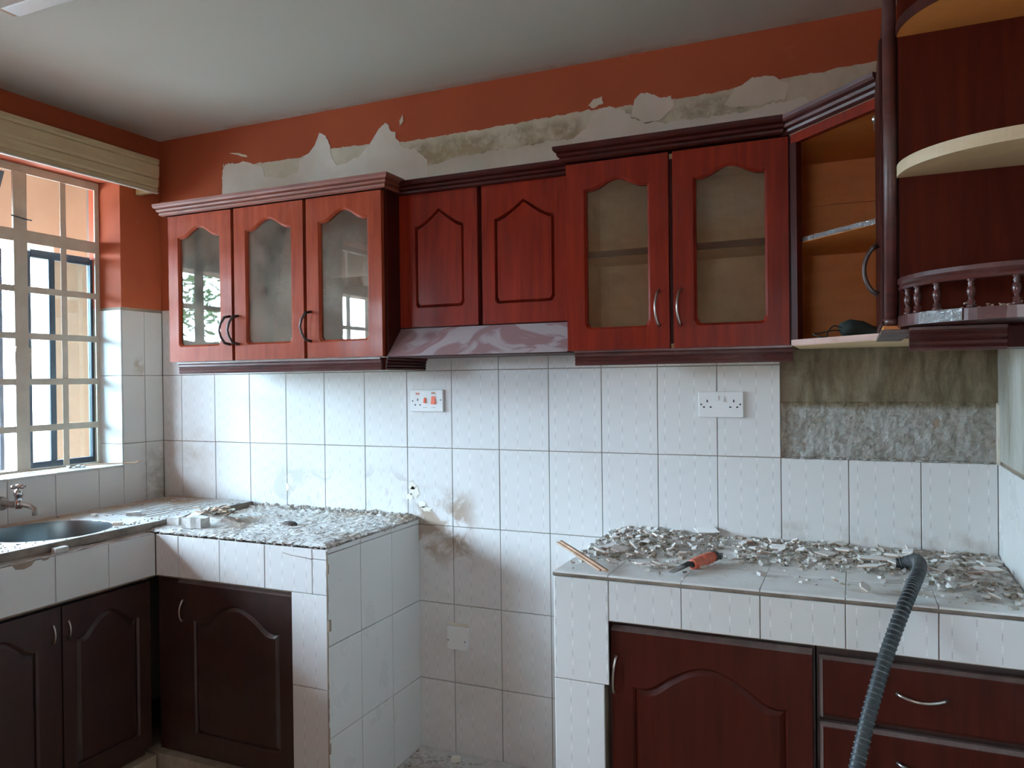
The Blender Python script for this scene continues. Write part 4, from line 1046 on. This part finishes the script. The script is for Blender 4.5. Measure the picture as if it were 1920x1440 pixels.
# ------------------------------------------------------------------ loose things
# hose
pts = [(3.040,-.235,.918),(3.063,-.240,.926),(3.078,-.268,.938),(3.086,-.315,.946),(3.086,-.37,.948),(3.078,-.44,.944),(3.063,-.52,.935),(3.046,-.585,.915),(3.022,-.640,.868),(2.994,-.690,.800),(2.972,-.73,.735),(2.948,-.775,.655),(2.925,-.825,.56),(2.90,-.88,.44),(2.87,-.95,.28),(2.83,-1.05,.12),(2.76,-1.2,.03),(2.6,-1.35,.0165),(2.3,-1.45,.0165)]
def catmull(P, k):
    P = [Vector(p) for p in P]; out = []
    for i in range(len(P)-1):
        a,b,c,d = P[max(0,i-1)],P[i],P[i+1],P[min(len(P)-1,i+2)]
        for j in range(k):
            t = j/k; out.append(.5*((2*b)+(-a+c)*t+(2*a-5*b+4*c-d)*t*t+(-a+3*b-3*c+d)*t**3))
    return out+[P[-1]]
hp = catmull(pts, 8)
hz = thing('rubber_hose', (3.05,-.3,.92), 'black ribbed hose hanging off the rubble-covered right counter', 'hose')
mk('tube', MB().tube(hp, .0155, 14), 'hose_rubber', hz)
rs = MB(); acc = 0; nxt = .01
for a,b in zip(hp[:-1], hp[1:]):
    d = (b-a).length
    while acc + d > nxt:
        c = a.lerp(b, (nxt-acc)/d); t = (b-a).normalized(); sl = (t + Vector((.22,.0,.0))).normalized()
        rs.tube([c-t*.0021, c-t*.0010, c+t*.0010, c+t*.0021], [.0154,.0172,.0172,.0154], 14); nxt += .0125
    acc += d
mk('ribs', rs, 'hose_worn', hz)['kind'] = 'stuff'
mk('hose_mouth', MB().tube([(3.036,-.236,.918),(3.040,-.236,.918)], [.0125,.0125], 12), 'black_hole', hz)
# splintered batten
A, B = Vector((2.098,-.395,.942)), Vector((2.300,-.572,.909)); t = (B-A).normalized(); sd = t.cross(Vector((0,0,1))).normalized(); upv = sd.cross(t)
st = thing('wood_batten', tuple(B), 'splintered wooden batten poking over the left corner of the right counter', 'wood')
for k_,(o1,o2,e0_,e1_,w,h) in enumerate(((-.007,.0,0,0,.0065,.006),(.0,.002,.01,-.004,.0065,.006),(.007,-.001,.004,-.012,.006,.005),(.002,.006,.02,.006,.004,.003))):
    c0 = A + sd*o1 + upv*o2 + t*e0_; c1_ = B + sd*o1*1.1 + upv*(o2) + t*e1_
    m = MB(); m.rings([[tuple(c + sd*w/2*a + upv*h/2*b) for a,b in ((-1,-1),(1,-1),(1,1),(-1,1))] for c in (c0, c0.lerp(c1_,.35)+upv*.0007, c0.lerp(c1_,.7)-sd*.0006, c1_)], smooth=False); mk('splint', m, 'raw_wood', st)
# old tool with a red grip
tl_ = thing('chisel', (2.52,-.42,.91), 'worn chisel with a red ribbed grip lying on the right counter', 'tool')
A, B = Vector((2.470,-.520,.908)), Vector((2.560,-.330,.922)); t = (B-A).normalized()
g0, g1 = A+t*.098, B-t*.012
pts = []; rr = []
for i in range(31): s = i/30; pts.append(g0.lerp(g1, s)); rr.append(.0150 + .0012*sin(s*2*pi*6) + (.0012 if .1<s<.9 else -.001))
mk('grip', MB().tube(pts, rr, 16), 'tool_red', tl_)
mk('end_cap', MB().tube([g1, g1+t*.012, g1+t*.020], [.0150,.0150,.009], 12).box(tuple(g1+t*.004+Vector((.008,-.010,-.006))), tuple(g1+t*.024+Vector((.014,.002,.006))), 0, .001), 'tool_black', tl_)
mk('shank', MB().tube([A+t*.05+Vector((0,0,.004)), A+t*.08+Vector((0,0,.006)), g0], [.0068,.0076,.0095], 12), 'tool_black', tl_)
sdv = t.cross(Vector((0,0,1))).normalized(); m = MB()
m.rings([[tuple(c + sdv*w*a + Vector((0,0,h*b))) for a,b in ((-1,-1),(1,-1),(1,1),(-1,1))] for c,w,h in ((A,.0075,.0008),(A+t*.02+Vector((0,0,.002)),.0088,.0022),(A+t*.055+Vector((0,0,.004)),.0078,.0050))], smooth=False); mk('blade', m, 'tool_steel', tl_)
# stick on the sill
t = thing('stick', (-.02,-.26,1.1), 'thin bent stick lying on the window sill, its tip over the corner', 'stick')
mk('shaft', MB().tube([(-.085,-.345,1.098),(-.04,-.275,1.098),(.015,-.222,1.098),(.048,-.198,1.097),(.060,-.196,1.104),(.072,-.188,1.106)], [.0035,.0032,.0028,.0026,.0024,.0018], 7), 'raw_wood', t)
for i,(x,y,s) in enumerate(((-.085,-.37,.011),(-.10,-.40,.009),(-.07,-.355,.007))):
    m = MB(); rock(m, (x,y,1.0905+s*.5), s, .8); o = mk('mortar_crumb', m, 'gravel_pale', None, (x,y,1.09)); tag(o, 'small grey mortar crumb on the window sill by the stick', 'rubble', 'crumbs on the window sill')
# black object in the corner cabinet
t = thing('power_tool', (2.95,-.3,1.543), 'black cordless-looking tool wrapped in its cable inside the open corner cabinet', 'tool')
t['label'] = 'black bulky object with a thin cable inside the open corner cabinet'; t['category'] = 'tool'
m = MB().tube([(2.905,-.33,1.568),(2.925,-.32,1.573),(2.955,-.31,1.569),(2.985,-.30,1.560),(3.02,-.30,1.565),(3.06,-.28,1.572)], [.018,.023,.022,.015,.018,.016], 14); mk('body', m, 'black_cloth', t)
mk('cable', MB().tube(catmull([(2.905,-.34,1.572),(2.885,-.345,1.578),(2.87,-.36,1.560),(2.868,-.37,1.547),(2.85,-.37,1.549),(2.832,-.35,1.558),(2.85,-.34,1.560),(2.88,-.33,1.566),(2.90,-.32,1.566)], 6), .0018, 6), 'black_cloth', t)
mk('cable', MB().tube(catmull([(2.80,-.30,1.5455),(2.83,-.335,1.5455),(2.86,-.35,1.546),(2.89,-.33,1.546),(2.92,-.35,1.5455)], 6), .0018, 6), 'black_cloth', t)

def density(x, y):
    d = 0
    d += 1.4*math.exp(-((x-2.30)/.14)**2-((y+.13)/.13)**2)
    d += .8*math.exp(-((x-2.25)/.07)**2-((y+.30)/.07)**2)
    d += 1.0*math.exp(-((y+.015)/.035)**2)*(1 if x > 2.2 else 0)
    d += .55*math.exp(-((y+.14)/.10)**2)*(x > 2.6)
    d += .75*math.exp(-((x-3.16)/.12)**2-((y+.22)/.13)**2)
    d += .35*math.exp(-((x-3.25)/.08)**2-((y+.42)/.12)**2)
    d += .25*math.exp(-((x-2.66)/.05)**2-((y+.27)/.03)**2) + .3*math.exp(-((x-2.40)/.04)**2-((y+.44)/.03)**2)
    d += .035
    if y < -.50: d *= .35
    return min(1, d)
def heap(x, y): return .016*min(1,1.3*math.exp(-((x-2.30)/.15)**2-((y+.12)/.12)**2)) + .010*math.exp(-((y+.01)/.04)**2) + .008*math.exp(-((x-3.2)/.12)**2-((y+.2)/.12)**2)
# ---- tile shards: every larger broken piece is a thing
def shard_mesh(cx, cy, z, s, ang, tilt, th=.006, n=None, asp=.7):
    n = n or random.choice((4,5,5,6)); P = []
    for i in range(n):
        a = 2*pi*(i+random.uniform(-.25,.25))/n; q = s*random.uniform(.75,1.1); P.append((q*cos(a), q*asp*sin(a)))
    M = Matrix.Translation((cx,cy,z)) @ Matrix.Rotation(ang,4,'Z') @ Matrix.Rotation(tilt[0],4,'X') @ Matrix.Rotation(tilt[1],4,'Y')
    m = MB(); V = [M @ Vector((x,y,th)) for x,y in P] + [M @ Vector((x*1.04,y*1.04,th*.55)) for x,y in P] + [M @ Vector((x,y,0)) for x,y in P]
    F = [tuple(range(n))]; m.add(V[:n]+V[n:2*n], F + [(i,(i+1)%n,(i+1)%n+n,i+n) for i in range(n)], 0)
    m.add(V[n:2*n]+V[2*n:], [(i,(i+1)%n,(i+1)%n+n,i+n) for i in range(n)] + [tuple(range(n,2*n))[::-1]], 1)
    return m
def shard(x, y, s, label, group=None, z=None, asp=.7, tilt=None, ang=None):
    tilt = tilt or (random.uniform(-.25,.25), random.uniform(-.25,.25))
    s *= 1.22
    z = ZT+.010+heap(x,y) if z is None else z
    m = shard_mesh(x, y, z+s*.5*max(abs(tilt[0]),abs(tilt[1])), s, random.uniform(0,pi) if ang is None else ang, tilt, asp=asp)
    o = mk('tile_shard', m, ['shard_glaze','shard_body'], None, (x,y,z)); tag(o, label, 'shard', group); return o
shard(2.715,-.115,.024,'broken white tile piece, second big one along the back from the left heap')
shard(2.846,-.150,.032,'large five-sided white tile piece left of the hose, nearest the drawers side', asp=.75, ang=.3)
shard(2.90,-.080,.022,'white tile piece close to the back tiles, behind the largest fragment')
shard(2.985,-.165,.050,'long flat pinkish tile slab just left of the hose top', asp=.34, ang=.05, tilt=(.03,.02))
shard(3.035,-.150,.028,'bright white tile splinter lying across the long slab by the hose', asp=.4, ang=-.25, z=ZT+.020)
shard(3.075,-.060,.022,'white tile piece by the back wall behind the hose mouth')
shard(3.172,-.090,.018,'blocky white tile lump right of the hose near the corner', asp=.85)
shard(3.262,-.235,.030,'flat white tile piece against the right wall side of the counter', asp=.5, ang=-.2)
shard(3.110,-.265,.036,'curved pale tile piece just right of the hose bend', asp=.35, ang=-.15)
shard(2.975,-.275,.034,'pale tile slab left of the hose bend, nearer the counter edge', asp=.38, ang=.1)
shard(2.480,-.020,.036,'square white tile piece leaning on the back tiles', asp=.5, ang=-.1, tilt=(.45,.0))
shard(2.270,-.330,.026,'white wedge-shaped tile chunk at the front of the left heap', asp=.7, tilt=(.35,.1))
shard(2.235,-.300,.028,'long white tile sliver on the left heap above the wedge', asp=.35, ang=.5, tilt=(.3,-.1))
shard(2.372,-.470,.014,'small upright white tile cube left of the red-handled chisel', asp=.9, tilt=(.1,.0))
shard(2.225,-.365,.022,'dusty tile piece at the left edge heap near the batten', asp=.5)
shard(2.420,-.455,.018,'thin white tile sliver between the white cube and the chisel blade', asp=.3, ang=.1)
m = MB()
def hfun(x, y):
    d = density(x, y); q = max(-.25, min(1, (d - .10 + .16*fbm(x*9, y*9, 2, 4))/.35))
    return (x, y, ZT - .0006 + .0035*q + heap(x,y)*max(0,min(1,d*2)) + .0016*fbm(x*40, y*40, 4, 5)*(1 if q > 0 else .2))
grid(m, XC+.004, RX-.002, YB+.004, -.001, 170, 90, hfun)
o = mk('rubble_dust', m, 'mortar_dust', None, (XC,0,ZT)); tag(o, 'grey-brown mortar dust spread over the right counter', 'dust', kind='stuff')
n = 0; G = MB()
while n < 3600:
    x, y = random.uniform(XC+.01,RX-.01), random.uniform(YB+.01,-.006)
    if random.random() > density(x,y): continue
    s = random.choice((.002,.003,.003,.004,.005,.006,.008,.010)); rock(G, (x,y,ZT+heap(x,y)+random.uniform(-.002,.005)+s*.3), s*random.uniform(.7,1.2), .6); n += 1
o = mk('tile_rubble', G, 'gravel', None, (XC,0,ZT)); tag(o, 'fine mortar rubble and chips strewn over the right counter', 'rubble', kind='stuff')
n = 0
while n < 90:
    x, y = random.uniform(XC+.03,RX-.03), random.uniform(YB+.05,-.02)
    if random.random() > density(x,y): continue
    shard(x, y, random.uniform(.008,.018), 'small broken white tile chip lost in the rubble of the right counter', 'small tile chips on the right counter', z=ZT+heap(x,y)+.006, asp=random.uniform(.35,.8), tilt=(random.uniform(-.5,.5),random.uniform(-.5,.5))); n += 1
n = 0
while n < 34:
    x, y = random.uniform(XC+.03,RX-.03), random.uniform(YB+.08,-.02)
    if random.random() > density(x,y): continue
    s = random.uniform(.008,.016); q = MB(); rock(q, (x,y,ZT+heap(x,y)+s*.45), s, .6)
    o = mk('mortar_lump', q, 'gravel', None, (x,y,ZT)); tag(o, 'small grey mortar lump lost in the rubble of the right counter', 'rubble', 'mortar lumps on the right counter'); n += 1

# ---- left counter litter
G = MB()
for i in range(2600):
    x, y = random.uniform(.05,XB-.02), random.uniform(YB+.02,-.01)
    if random.random() > (.9 if y > -.05 else .35): continue
    if x < .53 and random.random() < .8: continue
    s = random.uniform(.0012,.0036)*(1.6 if y > -.05 else 1); rock(G, (x,y,top(x,y)[2]+s*.2 if x > .56 else .905), s, .6)
o = mk('fine_rubble', G, 'gravel_pale', None, (1,0,ZT)); tag(o, 'fine grey mortar crumbs scattered over the left corner counter', 'rubble', kind='stuff')
m = MB()
for i in range(130):
    x = random.uniform(.45,1.34); rock(m, (x,random.uniform(-.035,-.004),ZT+.012+random.uniform(0,.012)), random.uniform(.003,.009), .7)
o = mk('mortar_crust', m, 'gravel_pale', None, (1,0,ZT)); tag(o, 'broken mortar crust along the foot of the back wall tiles', 'rubble', kind='stuff')
def chunk(name, c, sx, sy, sz_, ang, mat, label, cat='rubble'):
    bm = bmesh.new(); bmesh.ops.create_cube(bm, size=1)
    bmesh.ops.subdivide_edges(bm, edges=bm.edges[:], cuts=3, use_grid_fill=True)
    for v in bm.verts:
        q = v.co.copy(); v.co = Vector((q.x*sx, q.y*sy, q.z*sz_)) + Vector((1,1,1))*0
        w = noise.noise_vector(Vector((v.co.x*30+c[0]*9, v.co.y*30, v.co.z*30))); v.co += w*min(sx,sy,sz_)*.15
    M = Matrix.Translation(c) @ Matrix.Rotation(ang,4,'Z'); mb_ = MB(); bm.verts.index_update()
    mb_.add([M @ v.co for v in bm.verts], [[v.index for v in f.verts] for f in bm.faces]); bm.free()
    o = mk(name, mb_, mat, None, c); tag(o, label, cat); return o
chunk('mortar_block', (.690,-.478,.926), .088, .050, .040, .10, 'mortar_dust', 'larger grey-white mortar block on the front of the left corner counter')
chunk('mortar_block', (.585,-.470,.922), .050, .045, .034, .25, 'mortar_dust', 'smaller grey-white mortar block beside the sink drainboard end')
chunk('mortar_block', (.578,-.935,.909), .044, .022, .017, 1.5, 'mortar_dust', 'grey mortar lump on the dusty ledge in front of the sink')
chunk('mortar_block', (.480,-.640,.936), .030, .018, .012, .6, 'filler_white', 'white chip on the sink rim in front of the bowl')
chunk('mortar_block', (.235,-.545,.937), .020, .016, .010, .3, 'filler_white', 'pale chip behind the sink bowl on the drainboard')
chunk('mortar_block', (.36,-.47,.938), .05, .026, .014, .7, 'mortar_dust', 'crumbled grey lump on the drainboard beside the bowl')
chunk('mortar_block', (.60,-.20,.92), .024, .016, .013, .7, 'filler_white', 'pale chip on the left corner counter behind the splinters')
m = MB().rings([[(1.0+.036*cos(a)*(1-.2*abs(sin(a*1.5)))*s, -.326+.016*sin(a)*s, z) for a in [2*pi*i/14 for i in range(14)]] for s,z in ((1,.908),(1.0,.917),(.8,.922))], smooth=False)
o = mk('leaf_scrap', m, 'dark_scrap', None, (1,-.326,.91)); tag(o, 'dark brown leaf-shaped scrap in the middle of the grey dust', 'scrap')
# heap of splinters behind the mortar blocks
def splinter(c, L, ang, el, w, label, group=None, mat='splinter_wood'):
    d = Vector((cos(ang)*cos(el), sin(ang)*cos(el), sin(el))); s = d.cross(Vector((0,0,1))).normalized(); u_ = s.cross(d)
    c = Vector(c); m = MB(); m.rings([[tuple(c + d*L*k_ + s*w*a*q + u_*w*.4*b*q) for a,b in ((-1,-1),(1,-1),(1,1),(-1,1))] for k_,q in ((-.5,.5),(-.2,1),(.25,.9),(.5,.3))], smooth=False)
    o = mk('wood_splinter', m, mat, None, tuple(c)); tag(o, label, 'splinter', group)
splinter((.775,-.355,.925), .085, -.75, .12, .006, 'longest pale splinter at the front of the splinter heap', None, 'splinter_wood')
for i in range(42):
    splinter((.665+random.gauss(0,.055),-.35+random.gauss(0,.038),.930+random.uniform(0,.026)), random.uniform(.03,.08), random.uniform(-1.3,.6), random.uniform(-.1,.5), random.uniform(.003,.007), 'short wood splinter in the heap on the left corner counter', 'splinters heaped on the left counter', random.choice(['splinter_wood','raw_wood','sink_edge_grime']))
m = MB(); G0 = lambda x,y: (x, y, .905+.038*math.exp(-((x-.60)/.07)**2-((y+.37)/.06)**2)+.028*math.exp(-((x-.72)/.06)**2-((y+.37)/.05)**2)+.003*fbm(x*40,y*40,3,4))
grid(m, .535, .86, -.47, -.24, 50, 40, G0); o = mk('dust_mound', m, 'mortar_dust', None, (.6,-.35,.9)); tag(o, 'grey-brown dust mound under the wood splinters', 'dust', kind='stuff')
# ---- floor rubble in the gap
G = MB()
for i in range(700):
    x, y = 1.37+random.expovariate(6), -random.expovariate(11)
    if x > 2.14 or y < -.6: continue
    s = random.choice((.002,.003,.005,.008)); rock(G, (x,y,-.001+s*.3), s, .6)
o = mk('floor_rubble', G, 'gravel_pale', None, (1.6,0,0)); tag(o, 'mortar crumbs on the floor between the two tiled counters', 'rubble', kind='stuff')
m = MB(); grid(m, 1.366, 2.14, -.35, -.002, 60, 30, lambda x,y: (x,y,-.003+.012*math.exp(y*9)*(1+.3*fbm(x*12,y*12,1,3))+.002*fbm(x*50,y*50,1,3)))
o = mk('floor_dust', m, 'mortar_dust', None, (1.6,0,0)); tag(o, 'brown-grey dust drift on the floor along the tiled back wall', 'dust', kind='stuff')
chunk('mortar_block', (1.545,-.055,.012), .034, .022, .014, .2, 'filler_white', 'white mortar lump on the floor in the gap between counters')

for o in list(bpy.data.objects):
    if '_org' in o: del o['_org']
